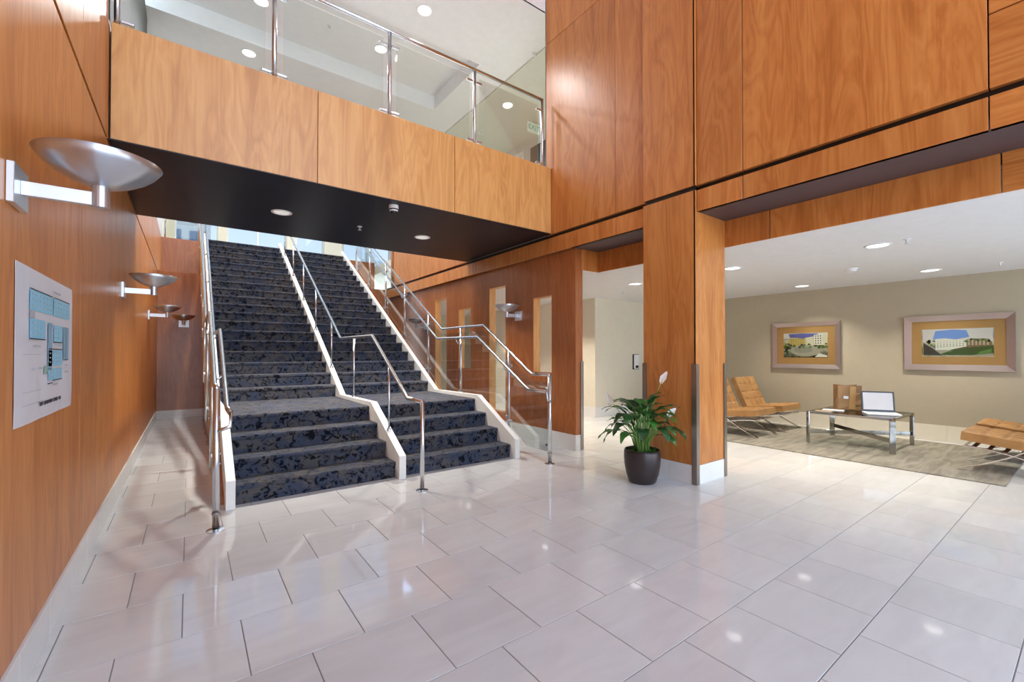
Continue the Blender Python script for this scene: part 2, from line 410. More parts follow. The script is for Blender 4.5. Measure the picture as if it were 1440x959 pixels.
# ------------------------------------------------------------------ floor
floor = obj('floor', box(-.9, 9.3, YF, 16.4, -.30, -.0025), 'grout'); tag(floor, 'cream stone tiled lobby floor with grey joints', None, kind='structure')
TS = .4576; tiles = []
for j in range(-10, 36):
    y0 = .685 + j * TS
    if y0 + TS < YF or y0 > 12.4: continue
    sh = 0.0 if (j % 2 == 0) else TS / 2
    i = -6
    while True:
        x0 = .439 + sh + i * TS; i += 1
        if x0 > XW: break
        a, b_ = max(x0, XL + .005), min(x0 + TS, XW - .005); c, d_ = max(y0, YF + .02), min(y0 + TS, 12.0)
        if b_ - a < .03 or d_ - c < .03: continue
        cx, cy_ = (a + b_) / 2, (c + d_) / 2
        if .35 < cx < 3.2 and cy_ > 4.7: continue              # under the stair
        if 6.75 < cx and cy_ > 6.4: continue                    # behind the cream wall
        ar = 0
        q = [project(p) for p in ((a, c, 0), (b_, c, 0), (b_, d_, 0), (a, d_, 0))]
        if all(q):
            ar = abs(sum(q[k][0] * q[(k + 1) % 4][1] - q[(k + 1) % 4][0] * q[k][1] for k in range(4))) / 2
            if not any(-20 < u < 1460 and 480 < v < 980 for u, v in q): ar = 0
            if cx > 4.2 and cy_ > 3.0 and not (cy_ < 6.4 and cx < 7.5): ar *= .1
            if cx > 4.2 and cy_ > 6.0: ar *= .02
            if cx > 6.5 and .6 < cy_ < 4: ar *= .05             # under the rug
        tiles.append((ar, a, b_, c, d_, abs(x0 - a) < 1e-6 and abs(x0 + TS - b_) < 1e-6 and abs(y0 - c) < 1e-6 and abs(y0 + TS - d_) < 1e-6))
tiles.sort(key=lambda t: -t[0])
J = .0022
me_tile = bpy.data.meshes.new('floor_tile')
bmt = box(J - TS / 2, TS / 2 - J, J - TS / 2, TS / 2 - J, -.012, 0.0, bev=.0012); bmt.to_mesh(me_tile); bmt.free(); me_tile.materials.append(M['tile'])
rest = bmesh.new()
for k, (ar, a, b_, c, d_, full) in enumerate(tiles):
    if k < 296 and ar > 0:
        if full:
            o = bpy.data.objects.new('floor_tile', me_tile); link(o); o.location = ((a + b_) / 2, (c + d_) / 2, 0); o.parent = floor
        else:
            obj('floor_tile', box(a + J, b_ - J, c + J, d_ - J, -.012, 0, bev=.0012), 'tile', floor)
    else: B(rest, a + J, b_ - J, c + J, d_ - J, -.012, 0)
tag(obj('floor_tile_field', rest, 'tile', floor), kind='stuff')

# ------------------------------------------------------------------ panelled walls
def panels_x(parent, x, face, ys, z0, z1, m='wood', gap=.002, th=.018, name='wood_panel'):
    """panels on a wall standing at x; face = +1 looks to +x"""
    for a, b_ in zip(ys, ys[1:]):
        bm = box(min(x, x - face * th), max(x, x - face * th), a + gap, b_ - gap, z0 + gap, z1 - gap, bev=.0015)
        obj(name, bm, m, parent)
wl = obj('wall_left', box(XL - .25, XL - .02, YF, 13.0, 0, ZC - .01), 'black'); tag(wl, 'left wall clad in cherry wood panels', kind='structure')
YS = [YF, -2.51, -.98, .55, 2.08, 3.61, 5.14, 6.67, 8.20, 9.73, 11.1]
panels_x(wl, XL, 1, YS, .165, 2.948, 'wood')
panels_x(wl, XL, 1, YS[:6] + [4.585], 2.975, 5.70, 'wood')
panels_x(wl, XL, 1, [4.60, 5.14, 6.67, 8.20, 9.73, 11.1, 12.7], 2.975, 3.92, 'wood')
panels_x(wl, XL, 1, [4.66, 8.25], 3.925, ZC - .02, 'greywall', name='grey_panel')
panels_x(wl, XL, 1, [8.25, 13.0], 3.925, ZC - .02, 'white', name='white_panel')
wlu = obj('wall_left_upper', box(XL - .25, XL - .02, YF, 4.72, ZC, ZT), 'black'); tag(wlu, 'upper left wall of cherry wood panels', kind='structure')
panels_x(wlu, XL, 1, YS[:6] + [4.72], 5.705, ZT - .01, 'wood')
wle = obj('wall_left_rear', box(XL - .25, XL, 13.0, 16.0, 0, 8.0), 'cream'); tag(wle, kind='structure')
bl = root('baseboard_left', 'white stone tile base along the left wood wall')
y = YF
while y < 11.0:
    obj('base_tile', box(XL - .018, XL + .012, y + .001, min(y + TS, 11.09) - .001, 0, .163, bev=.001), 'white_base', bl); y += TS

# right upper wall, nearer part (x 4.05) and farther part (x 4.08)
wr = obj('wall_right', box(4.10, 4.36, YF, 2.393, ZB + .004, ZT), 'black'); tag(wr, 'tall right wall of cherry wood panels over the lounge opening', kind='structure')
XR1 = 4.05
YR = [YF, -2.64, -1.11, .42, 1.945, 2.393]
def panel(parent, y0, y1, z0, z1, m, x, g=.004): obj('wood_panel', box(x, x + .045, y0 + g, y1 - g, z0, z1, bev=.0015), m, parent)
for a, b_ in zip(YR, YR[1:]):
    side = a < .3
    if side:
        panel(wr, a, b_, ZREV1, 3.435, 'wood_h', XR1)
        panel(wr, a, b_, 3.443, 5.7, 'wood_h', XR1)
    else: panel(wr, a, b_, ZREV1, 5.7, 'wood', XR1)
    panel(wr, a, b_, 5.71, ZT - .01, 'wood', XR1)
    panel(wr, a, b_, ZB, ZREV0, 'wood_h' if side else 'wood', XR1)
wr2 = obj('wall_right_middle', box(4.12, 4.36, 3.017, 4.70, ZB + .004, ZT), 'black'); tag(wr2, 'right wood wall between the pillar and the bridge', kind='structure')
for a, b_ in ((3.017, 3.45), (3.45, 4.72)):
    panel(wr2, a, b_, ZREV1, 5.70, 'wood', XR, g=.002)
    panel(wr2, a, b_, 5.705, ZT - .01, 'wood', XR, g=.002)
for a, b_ in ((3.017, 3.45), (3.45, 5.03), (5.03, 6.6), (6.6, 8.13), (8.13, 9.66), (9.66, 11.08)):
    panel(wr2, a, b_, ZB, ZREV0, 'wood', XR, g=.002)
obj('return_panel', box(4.08, 4.36, 4.702, 4.72, ZREV1, ZT - .01), 'cream', wr2)
obj('backing', box(4.125, 4.36, 4.72, 11.08, ZB + .01, ZREV1 + .01), 'black', wr2)
wr3 = obj('wall_right_rear', box(4.12, 4.36, 6.94, 10.5, ZREV1, 3.98), 'black'); tag(wr3, 'rear right wood wall above the reveal', kind='structure')
for a, b_ in ((6.94, 8.05), (8.05, 9.58), (9.58, 10.29), (10.29, 10.5)): panel(wr3, a, b_, ZREV1, 4.0, 'wood', XR, g=.002)
obj('end_post', box(4.06, 4.36, 10.5, 10.62, ZREV1, 6.0), 'wood_d', wr3)

# pillar
pl = obj('wall_pillar', box(4.045, 4.57, 2.415, 2.995, 0, ZT), 'black'); tag(pl, 'square pillar wrapped in cherry wood with white stone base', kind='structure')
for z0, z1 in ((.19, ZREV0), (ZREV1, 5.70), (5.705, ZT - .01)):
    obj('wood_panel', box(4.025, 4.045, 2.397, 3.013, z0, z1, bev=.0015), 'wood', pl)
    obj('wood_panel', box(4.025, 4.588, 2.395, 2.415, z0, z1, bev=.0015), 'wood', pl)
    obj('wood_panel', box(4.57, 4.59, 2.397, 3.013, z0, z1, bev=.0015), 'wood', pl)
    obj('wood_panel', box(4.045, 4.57, 2.995, 3.015, z0, z1, bev=.0015), 'wood', pl)
for (a, b_, c, d_) in ((4.020, 4.045, 2.39, 2.70), (4.020, 4.045, 2.702, 3.018), (4.046, 4.592, 2.39, 2.415), (4.57, 4.592, 2.416, 3.018), (4.046, 4.569, 2.995, 3.018)):
    obj('base_tile', box(a, b_, c, d_, 0, .188, bev=.001), 'white_base', pl)
def guard(x, y, sx, sy, label, z1=1.195):
    bm = bmesh.new(); t = .003; L_ = .05
    prism(bm, [(x, y), (x + sx * L_, y), (x + sx * L_, y - sy * t), (x - sx * t, y - sy * t), (x - sx * t, y + sy * L_), (x, y + sy * L_)], .002, z1, 'z')
    tag(obj('corner_guard', bm, 'steel_d'), label, 'corner guard')
guard(4.018, 2.388, 1, 1, 'brushed steel corner guard on the pillar beside the plant')
guard(4.594, 2.388, -1, 1, 'brushed steel corner guard on the pillar corner next to the lounge')
guard(4.018, 3.020, 1, -1, 'brushed steel corner guard on the pillar corner behind the plant')

# header and soffits
hd = obj('wall_header', box(4.61, 4.80, YF, 4.19, ZH + .2, ZB + .25), 'black'); tag(hd, 'wood header over the lounge opening', kind='structure')
for a, b_, m in ((YF, -1.11, 'wood_h'), (-1.11, .42, 'wood_h'), (.42, 1.945, 'wood'), (1.945, 2.67, 'wood'), (2.67, 4.19, 'wood')):
    obj('wood_panel', box(XHD, XHD + .02, a + .004, b_ - .004, ZH, ZB, bev=.0015), m, hd)
obj('wood_panel', box(4.27, 4.80, 4.19, 4.21, ZH, ZB, bev=.0015), 'wood', hd)
tag(obj('ceiling_soffit_lounge', box(4.055, XHD + .01, YF, 2.396, ZB + .0, ZB + .06), 'soffit2'), 'dark strip soffit between band and header', kind='structure')
tag(obj('ceiling_soffit_passage', box(4.085, XHD + .01, 3.014, 4.206, ZB + .0, ZB + .06), 'soffit2'), kind='structure')

# lower right wall beside the stair, with slot windows
wlr = root('wall_right_lower', 'lower right wood wall with slot openings beside the stair')
SL = [(4.68, 5.095, 1.02, 2.13), (5.81, 6.295, .33, 2.415), (6.91, 7.36, 1.02, 2.14), (7.85, 8.355, .33, 2.42)]
X0, X1 = 4.16, 4.29
edges = [4.20] + [v for s_ in SL for v in s_[:2]] + [11.08]
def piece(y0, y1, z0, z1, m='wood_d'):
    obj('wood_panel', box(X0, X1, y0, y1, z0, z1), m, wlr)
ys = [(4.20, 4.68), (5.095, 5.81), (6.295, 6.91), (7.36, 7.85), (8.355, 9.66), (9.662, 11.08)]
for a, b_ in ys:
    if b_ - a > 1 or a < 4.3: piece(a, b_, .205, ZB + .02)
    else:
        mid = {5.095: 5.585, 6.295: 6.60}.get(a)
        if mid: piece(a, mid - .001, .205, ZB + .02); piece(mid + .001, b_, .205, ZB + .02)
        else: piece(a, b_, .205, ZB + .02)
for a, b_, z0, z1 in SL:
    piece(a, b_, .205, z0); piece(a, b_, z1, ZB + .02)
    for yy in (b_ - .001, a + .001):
        obj('slot_lining', box(X0 + .001, X1 - .001, yy - .006 if yy > a + .1 else yy, yy if yy > a + .1 else yy + .006, z0, z1), 'wood_lit', wlr)  # lightened veneer paints the light caught by the slot reveals
    obj('slot_lining', box(X0 + .001, X1 - .001, a, b_, z1 - .006, z1), 'wood_lit', wlr)
blr = root('baseboard_right', 'white stone base along the lower right wall')
y = 4.196
while y < 11.0:
    y1 = min(y + .61, 11.08)
    obj('base_tile', box(X0 - .008, X1 + .006, y, y1 - .002, 0, .205, bev=.001), 'white_base', blr); y += .61
guard(4.296, 4.192, -1, 1, 'brushed steel corner guard on the wall end by the passage')

# back walls below and above the stair head
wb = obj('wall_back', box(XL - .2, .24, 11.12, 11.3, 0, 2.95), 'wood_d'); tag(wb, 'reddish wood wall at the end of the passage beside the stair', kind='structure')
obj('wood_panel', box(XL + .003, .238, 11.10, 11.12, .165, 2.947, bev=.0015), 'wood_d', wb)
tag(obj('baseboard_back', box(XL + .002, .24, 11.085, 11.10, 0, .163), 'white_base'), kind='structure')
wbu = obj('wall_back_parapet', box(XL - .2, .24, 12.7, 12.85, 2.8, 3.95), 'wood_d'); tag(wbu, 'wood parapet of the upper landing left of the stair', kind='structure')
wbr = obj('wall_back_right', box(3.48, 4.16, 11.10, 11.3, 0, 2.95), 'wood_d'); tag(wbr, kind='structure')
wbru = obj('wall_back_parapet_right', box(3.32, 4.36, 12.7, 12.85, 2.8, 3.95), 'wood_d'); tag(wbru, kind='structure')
tag(obj('floor_ledge', box(XL - .2, .24, 11.3, 12.85, 2.7, 2.8), 'grout'), kind='structure')
tag(obj('floor_ledge_right', box(3.48, 4.36, 11.3, 12.85, 2.7, 2.8), 'grout'), kind='structure')

# ------------------------------------------------------------------ bridge
br = obj('floor_bridge', box(XL + .004, XR - .002, 4.64, 6.90, 2.99, ZU), 'black'); tag(br, 'upper walkway bridge with cherry wood fascia across the lobby', kind='structure')
for a, b_ in ((XL + .012, 1.011), (1.011, 2.545), (2.545, XR - .002)):
    obj('fascia_panel', box(a + .003, b_ - .003, 4.60, 4.638, 2.982, 3.90, bev=.0015), 'wood_lit', br)
obj('fascia_panel', box(XL + .01, XR - .01, 6.902, 6.92, 2.982, 3.90), 'wood_lit', br)
obj('bounce_finish', box(XL + .01, XR - .01, 4.70, 6.90, ZU + .001, ZU + .012), 'tile', br)  # unseen pale layer added to bounce light up to the ceiling
obj('edge_upstand', box(XL + .01, XR - .01, 4.638, 4.70, ZU, 3.895), 'black', br)
sof = obj('ceiling_soffit', box(XL + .002, XR - .003, 4.602, 6.918, 2.972, 2.985), 'soffit'); tag(sof, 'black painted underside of the bridge', kind='structure')

# ------------------------------------------------------------------ stair
RISE, TREAD = .1668, .2806
def stringer_line(y):
    P_ = [(4.31, .24), (5.19, .72), (6.50, .71), (12.05, .71 + 5.55 * .5944)]
    if y <= P_[0][0]: return P_[0][1]
    for (a, za), (b_, zb) in zip(P_, P_[1:]):
        if y <= b_: return za + (zb - za) * (y - a) / (b_ - a)
    return P_[-1][1]
st = thing('staircase', 'wide carpeted double staircase rising under the bridge', 'staircase', (1.78, 4.33, 0))
steps = []
for k in range(4): steps.append((4.407 + k * .2806, (k + 1) * RISE))
for k in range(1, 20): steps.append((6.745 + (k - 1) * TREAD, (4 + k) * RISE))
for (x0, x1) in ((.318, 1.745), (1.817, 3.232)):
    for i, (yy, zz) in enumerate(steps):
        yb = steps[i + 1][0] + .03 if i + 1 < len(steps) else yy + .35
        z0 = zz - RISE - (.0 if i == 0 else .05)
        z0 = max(z0, 0.001)
        prof = [(yy + .022, z0), (yy + .012, zz - .045), (yy + .002, zz - .034), (yy, zz - .016), (yy + .006, zz - .004), (yy + .018, zz), (yb, zz), (yb, z0)]
        obj('carpeted_step', prism(bmesh.new(), prof, x0, x1), 'carpet', st, smooth=False)
def stringer(x0, x1, name='stringer'):
    ys_ = [4.31, 5.19, 6.50, 12.05]; top = [(y_, stringer_line(y_)) for y_ in ys_]
    bot = [(12.05, 3.3), (6.6, 0.001), (4.31, 0.001)]
    bm = prism(bmesh.new(), top + bot, x0, x1)
    return obj(name, bm, 'stringer', st)
for x0, x1 in ((.25, .318), (1.745, 1.817), (3.232, 3.30)): stringer(x0, x1)
# wood skirts closing the outer sides of the stair
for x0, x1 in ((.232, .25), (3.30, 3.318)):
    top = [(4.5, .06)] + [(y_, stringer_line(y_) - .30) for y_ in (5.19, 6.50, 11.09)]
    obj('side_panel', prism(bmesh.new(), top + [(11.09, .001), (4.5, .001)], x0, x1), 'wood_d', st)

# centre handrail
def slope_after(y, z, y2): return z + (y2 - y) * .5944
PY = [4.70, 5.98, 7.13, 8.19, 9.23, 10.28, 11.32]
ch = thing('stair_handrail', 'single steel handrail on the white curb between the two stair flights', 'handrail', (1.78, 3.84, 0))
cpath = [(3.84, .84), (4.18, .845), (5.246, 1.512), (6.627, 1.517), (12.0, slope_after(6.627, 1.517, 12.0))]
def zat(path, y):
    for (a, za), (b_, zb) in zip(path, path[1:]):
        if a <= y <= b_: return za + (zb - za) * (y - a) / (b_ - a)
    return path[-1][1] if y > path[-1][0] else path[0][1]
obj('rail', tube(bmesh.new(), [(1.78, a, b_) for a, b_ in cpath], .019, 12), 'steel', ch, smooth=True)
pb = tube(bmesh.new(), [(1.78, 3.84, .008), (1.78, 3.84, .845)], .021, 14)
po = obj('post', pb, 'steel', ch, smooth=True)
obj('base_flange', lathe(bmesh.new(), [(.058, 0), (.058, .008), (.03, .012), (.0225, .014)], (1.78, 3.84, .0), 24), 'steel', po, smooth=False)
for yy in PY:
    p_ = obj('post', tube(bmesh.new(), [(1.78, yy, stringer_line(yy) - .004), (1.78, yy, zat(cpath, yy) - .012)], .0125, 12), 'steel', ch, smooth=True)
    obj('foot_collar', lathe(bmesh.new(), [(.026, stringer_line(yy) - .02), (.026, stringer_line(yy) + .018), (.014, stringer_line(yy) + .022)], (1.78, yy, 0), 16), 'steel', p_)

# glass guards at the outer sides
def side_guard(xg, xh, s, name, label):
    g = thing(name, label, 'railing', (xg, 3.88, 0))
    gp = [(3.885, 1.045), (4.217, 1.045), (5.324, 1.707), (6.603, 1.707), (11.9, slope_after(6.603, 1.707, 11.9))]
    hp = [(3.86, .857), (4.187, .857), (5.35, 1.536), (6.627, 1.545), (11.9, slope_after(6.627, 1.545, 11.9))]
    obj('top_rail', tube(bmesh.new(), [(xg, a, b_) for a, b_ in gp], .019, 12), 'steel', g, smooth=True)
    h = obj('handrail', tube(bmesh.new(), [(xh, a, b_) for a, b_ in hp], .019, 12), 'steel', g, smooth=True)
    obj('end_return', tube(bmesh.new(), [(xh, 3.87, .857), (xh, 3.84, .85), (xh, 3.835, .76), (xg + s * .012, 3.85, .735)], .013, 10), 'steel', h, smooth=True)
    posts = [3.885] + PY
    for i, yy in enumerate(posts):
        zt = zat(gp, yy) - .01
        zb = 0.008 if i == 0 else stringer_line(yy) - .17
        r_ = .024 if i == 0 else .018
        p_ = obj('post', tube(bmesh.new(), [(xg, yy, zb), (xg, yy, zt)], r_, 14), 'steel', g, smooth=True)
        if i == 0:
            obj('base_flange', lathe(bmesh.new(), [(.06, 0), (.06, .008), (.034, .012), (.026, .014)], (xg, yy, 0), 24), 'steel', p_)
            obj('collar', lathe(bmesh.new(), [(.0275, .12), (.0275, .135)], (xg, yy, 0), 20, True, True), 'steel_d', p_)
        else:
            for dz in (.03, .12):
                obj('standoff', tube(bmesh.new(), [(xg, yy, zb + dz), (xg + s * (abs(xg - (.232 if s > 0 else 3.318)) - .001), yy, zb + dz)], .012, 10), 'steel', p_)
            zh = zat(hp, yy)
            obj('bracket', tube(bmesh.new(), [(xg, yy, zh - .09), (xg + s * .05, yy, zh - .085), (xh, yy, zh - .05), (xh, yy, zh - .015)], .0085, 8), 'steel', p_, smooth=True)
    for i in range(len(posts) - 1):
        a, b_ = posts[i] + .045, posts[i + 1] - .045
        kn = [a] + [k for k in (4.217, 4.31, 5.19, 5.324, 6.50, 6.603) if a < k < b_] + [b_]
        top = [(k, zat(gp, k) - .085) for k in kn]
        bot = [(k, max(.13, stringer_line(k) + (-.08 if k > 4.31 else -.1))) for k in kn]
        pane = obj('glass_pane', prism(bmesh.new(), top + bot[::-1], xg - .005, xg + .005), 'glass', g)
        for yy, sg in ((a, -1), (b_, 1)):
            for zz in (zat(gp, yy) - .17, max(.13, stringer_line(yy) - .09) + .07):
                obj('clamp', box(xg - .014, xg + .014, yy - .022 if sg > 0 else yy - .032, yy + .032 if sg > 0 else yy + .022, zz - .02, zz + .02, bev=.005), 'steel', pane)
    return g
side_guard(3.42, 3.34, -1, 'glass_stair_railing', 'glass stair railing with steel posts beside the slotted wood wall')
side_guard(.165, .25, 1, 'glass_stair_railing', 'glass stair railing with steel posts beside the passage of wall sconces')

# ------------------------------------------------------------------ bridge railing
gr = thing('glass_bridge_railing', 'glass railing with steel posts along the top of the bridge fascia', 'railing', (1.78, 4.67, 3.895))
PX = [-.478, .635, 1.762, 2.855, 3.962]
obj('top_rail', tube(bmesh.new(), [(XL + .01, 4.66, 4.855), (3.975, 4.66, 4.855)], .021, 12), 'steel', gr, smooth=True)
for x in PX:
    p_ = obj('post', tube(bmesh.new(), [(x, 4.66, 3.897), (x, 4.66, 4.845)], .021, 14), 'steel', gr, smooth=True)
    obj('base_flange', lathe(bmesh.new(), [(.035, 3.8955), (.035, 3.903)], (x, 4.66, 0), 20, True, True), 'steel', p_)
for a, b_ in zip(PX, PX[1:]):
    pane = obj('glass_pane', box(a + .075, b_ - .075, 4.655, 4.665, 3.93, 4.765), 'glass', gr)
    for x, d in ((a, 1), (b_, -1)):
        for z in (3.955, 4.70):
            obj('clamp', box(min(x + d * .022, x + d * .11), max(x + d * .022, x + d * .11), 4.645, 4.675, z - .014, z + .014, bev=.006), 'steel', pane)

# ------------------------------------------------------------------ ceilings and upper storey
cu = root('ceiling_upper', 'white ceiling of the upper storey with a raised tray')
# ring of ceiling around the tray x(-.52..3.93) y(6.25..7.95)
TX0, TX1, TY0, TY1, TZ = XL, 3.93, 6.25, 7.95, 6.46
obj('ceiling_slab', box(XL - .2, 4.53, 4.72, TY0, ZC, ZC + .3), 'white', cu)
obj('ceiling_slab', box(XL - .2, 4.53, TY1, 9.0, ZC, ZC + .3), 'white', cu)
obj('ceiling_slab', box(TX1, 4.53, TY0, TY1, ZC, ZC + .3), 'white', cu)
obj('ceiling_slab', box(XL - .2, TX1, TY0 - .01, TY1 + .01, TZ, TZ + .1), 'white', cu)
obj('ceiling_slab', box(4.53, 6.4, 4.72, 13.0, ZC - .03, ZC + .3), 'upper', cu)
tag(obj('wall_bulkhead', box(XL - .2, 4.36, 4.72, 4.9, ZC + .3, ZT + .2), 'white'), 'white bulkhead over the bridge', kind='structure')
tag(obj('wall_bulkhead_front', box(XL - .02, 4.08, 4.722, 4.74, ZC, ZC + .3), 'white'), kind='structure')
tag(obj('wall_bulkhead_rear', box(XL - .2, 4.53, 9.0, 9.15, ZC, 8.1), 'white'), kind='structure')
tag(obj('ceiling_stair_hall', box(XL - .2, 6.4, 9.0, 16.4, 8.0, 8.2), 'white'), kind='structure')
tag(obj('ceiling_hall', box(XL - .25, 4.6, YF - .1, 4.9, ZT, ZT + .2), 'white'), 'white high ceiling of the lobby hall', kind='structure')
tag(obj('floor_landing', box(.25, 3.31, 12.04, 12.86, 3.60, ZU), 'cream'), kind='structure')
tag(obj('floor_upper', box(XL - .25, 6.4, 12.86, 16.3, 3.60, ZU), 'cream'), 'upper landing floor at the head of the stair', kind='structure')
tag(obj('wall_leak_filler', box(4.085, 4.369, 4.725, 6.935, 2.985, ZU), 'cream'), kind='structure')  # unseen filler block added to stop light leaking in at the reveal
tag(obj('floor_upper_corridor', box(4.37, 6.4, 4.72, 12.86, 3.60, ZU), 'cream'), kind='structure')
wu = obj('wall_upper_corridor', box(6.18, 6.4, 4.6, 16.2, ZU, ZC - .03), 'upper'); tag(wu, 'pale wall of the upper corridor', kind='structure')
obj('doorway_shade_panel', box(6.165, 6.18, 6.9, 7.65, ZU, 5.92), 'greywall', wu)  # flat dark panel painted as the shade inside an open doorway
d1 = obj('door_1', box(6.15, 6.178, 7.95, 8.75, ZU + .001, 5.88), 'cream'); tag(d1, 'cream door with white frame on the upper corridor', kind='structure')
for a, b_, c, d_ in ((7.88, 7.95, ZU + .001, 5.95), (8.75, 8.82, ZU + .001, 5.95), (7.95, 8.75, 5.88, 5.95)):
    obj('door_frame', box(6.14, 6.179, a, b_, c, d_), 'white', d1)
tag(obj('wall_upper_front', box(4.37, 6.4, 4.55, 4.72, 2.9, ZC - .03), 'upper'), kind='structure')

# window wall at the stair head
ww = root('wall_window', 'tall window wall at the head of the stair')
cols = [(XL - .25, -.35), (.68, .92), (2.56, 2.86), (3.72, 4.36), (6.1, 6.5)]
for a, b_ in cols: obj('window_column', box(a, b_, 15.9, 16.25, ZU, 8.0), 'cream', ww)
obj('window_sill', box(XL - .25, 6.4, 15.95, 16.2, ZU, 3.98), 'cream', ww)
wn = 0
for (a, b_) in ((-.35, .68), (.92, 2.56), (2.86, 3.72), (4.36, 6.1)):
    wn += 1
    wi = root('window_%d' % wn, 'tall window at the head of the stair')
    for z0, z1 in ((3.98, 6.0), (6.0, 8.0)):
        n_ = 2 if b_ - a > 1.2 else 1
        for q in range(n_):
            u0 = a + (b_ - a) * q / n_; u1 = a + (b_ - a) * (q + 1) / n_
            obj('glass_pane', box(u0 + .03, u1 - .03, 16.07, 16.082, z0 + .03, z1 - .03), 'tint', wi)
            for e0, e1, f0, f1 in ((u0, u0 + .03, z0, z1), (u1 - .03, u1, z0, z1), (u0 + .03, u1 - .03, z0, z0 + .03), (u0 + .03, u1 - .03, z1 - .03, z1)):
                obj('mullion', box(e0, e1, 16.04, 16.11, f0, f1), 'alu_flat', wi)
# landing guard at the stair head
for x0, x1, lab in ((XL + .03, .2, 'short glass guard on the parapet at the stair head beside the left wall'), (3.45, 4.3, 'short glass guard on the parapet at the stair head near the slotted wall')):
    t = thing('landing_guard', lab, 'railing', ((x0 + x1) / 2, 12.77, 3.95))
    obj('glass_pane', box(x0 + .08, x1 - .08, 12.765, 12.775, 4.0, 4.88), 'glass', t)
    obj('top_rail', tube(bmesh.new(), [(x0, 12.77, 4.93), (x1, 12.77, 4.93)], .02, 10), 'steel', t, smooth=True)
    for x in (x0 + .03, x1 - .03):
        obj('post', tube(bmesh.new(), [(x, 12.77, 3.952), (x, 12.77, 4.92)], .02, 10), 'steel', t, smooth=True)

# ------------------------------------------------------------------ lounge and passage rooms
tag(obj('ceiling_lounge', box(4.612, 9.2, YF, 6.3, ZH, ZH + .2), 'white'), 'low white ceiling of the lounge', kind='structure')
tag(obj('ceiling_corridor', box(4.285, 4.612, 4.21, 6.3, ZH, ZH + .2), 'white'), kind='structure')
tag(obj('ceiling_corridor_rear', box(4.285, 6.9, 6.3, 12.0, ZH, ZH + .2), 'white'), kind='structure')
wlo = obj('wall_lounge', box(XW, XW + .2, YF, 6.3, 0, ZH + .1), 'taupe'); tag(wlo, 'taupe painted lounge wall with framed pictures', kind='structure')
bb = root('baseboard_lounge', 'cream stone base along the taupe lounge wall')
y = YF
while y < 6.1:
    obj('base_tile', box(XW - .014, XW, y, min(y + .61, 6.13) - .002, 0, .235), 'cream', bb); y += .61
wp = obj('wall_passage', box(6.63, 9.2, 6.14, 6.30, 0, ZH + .1), 'cream'); tag(wp, 'cream wall across the end of the passage', kind='structure')
wc = obj('wall_corridor', box(6.63, 6.83, 6.30, 12.0, 0, ZH + .1), 'cream'); tag(wc, 'cream wall of the corridor behind the slots', kind='structure')
tag(obj('wall_corridor_end', box(4.28, 6.83, 11.9, 12.1, 0, ZH + .1), 'cream'), kind='structure')
tag(obj('baseboard_passage', box(6.63, 8.93, 6.125, 6.14, 0, .205), 'white_base'), kind='structure')
tag(obj('baseboard_corridor', box(6.615, 6.63, 6.125, 11.9, 0, .205), 'white_base'), kind='structure')
d2 = obj('door_2', box(6.595, 6.628, 8.05, 9.0, .02, 2.1), 'farglass'); tag(d2, 'dark glazed corridor door seen through a tall slot', kind='structure')
for a, b_, c, d_ in ((7.97, 8.05, 0, 2.16), (9.0, 9.08, 0, 2.16), (8.05, 9.0, 2.1, 2.16)):
    obj('door_frame', box(6.585, 6.629, a, b_, c, d_), 'alu_flat', d2)

# street front behind the camera: columns and mullions, daylight between them
fr = root('wall_front', 'glazed street front with slim mullions')
for x in (XL - .1, .63, 1.78, 2.93, 4.08): obj('mullion', box(x - .05, x + .05, YF - .12, YF, 0, ZT), 'alu_flat', fr)
for z in (0.05, 2.7, 4.6, 6.5): obj('transom', box(XL - .1, 4.1, YF - .1, YF - .02, z - .04, z + .04), 'alu_flat', fr)
for x in (4.75, 6.2, 7.6, 9.0): obj('mullion', box(x - .05, x + .05, YF - .12, YF, 0, ZH), 'alu_flat', fr)

# far building beyond the windows
fb = thing('far_building', 'pale distant office block seen through the window at the stair head', 'building', (-2.5, 46, -3))
obj('facade', box(-9, 1.45, 46, 52, -3, 15), 'concrete', fb)
for r_ in range(9):
    for c_ in range(7):
        if 3 < r_ * 1.8:
            obj('window', box(-8.3 + c_ * 1.38, -7.5 + c_ * 1.38, 45.94, 46.02, -2 + r_ * 1.8, -.9 + r_ * 1.8), 'farglass', fb)

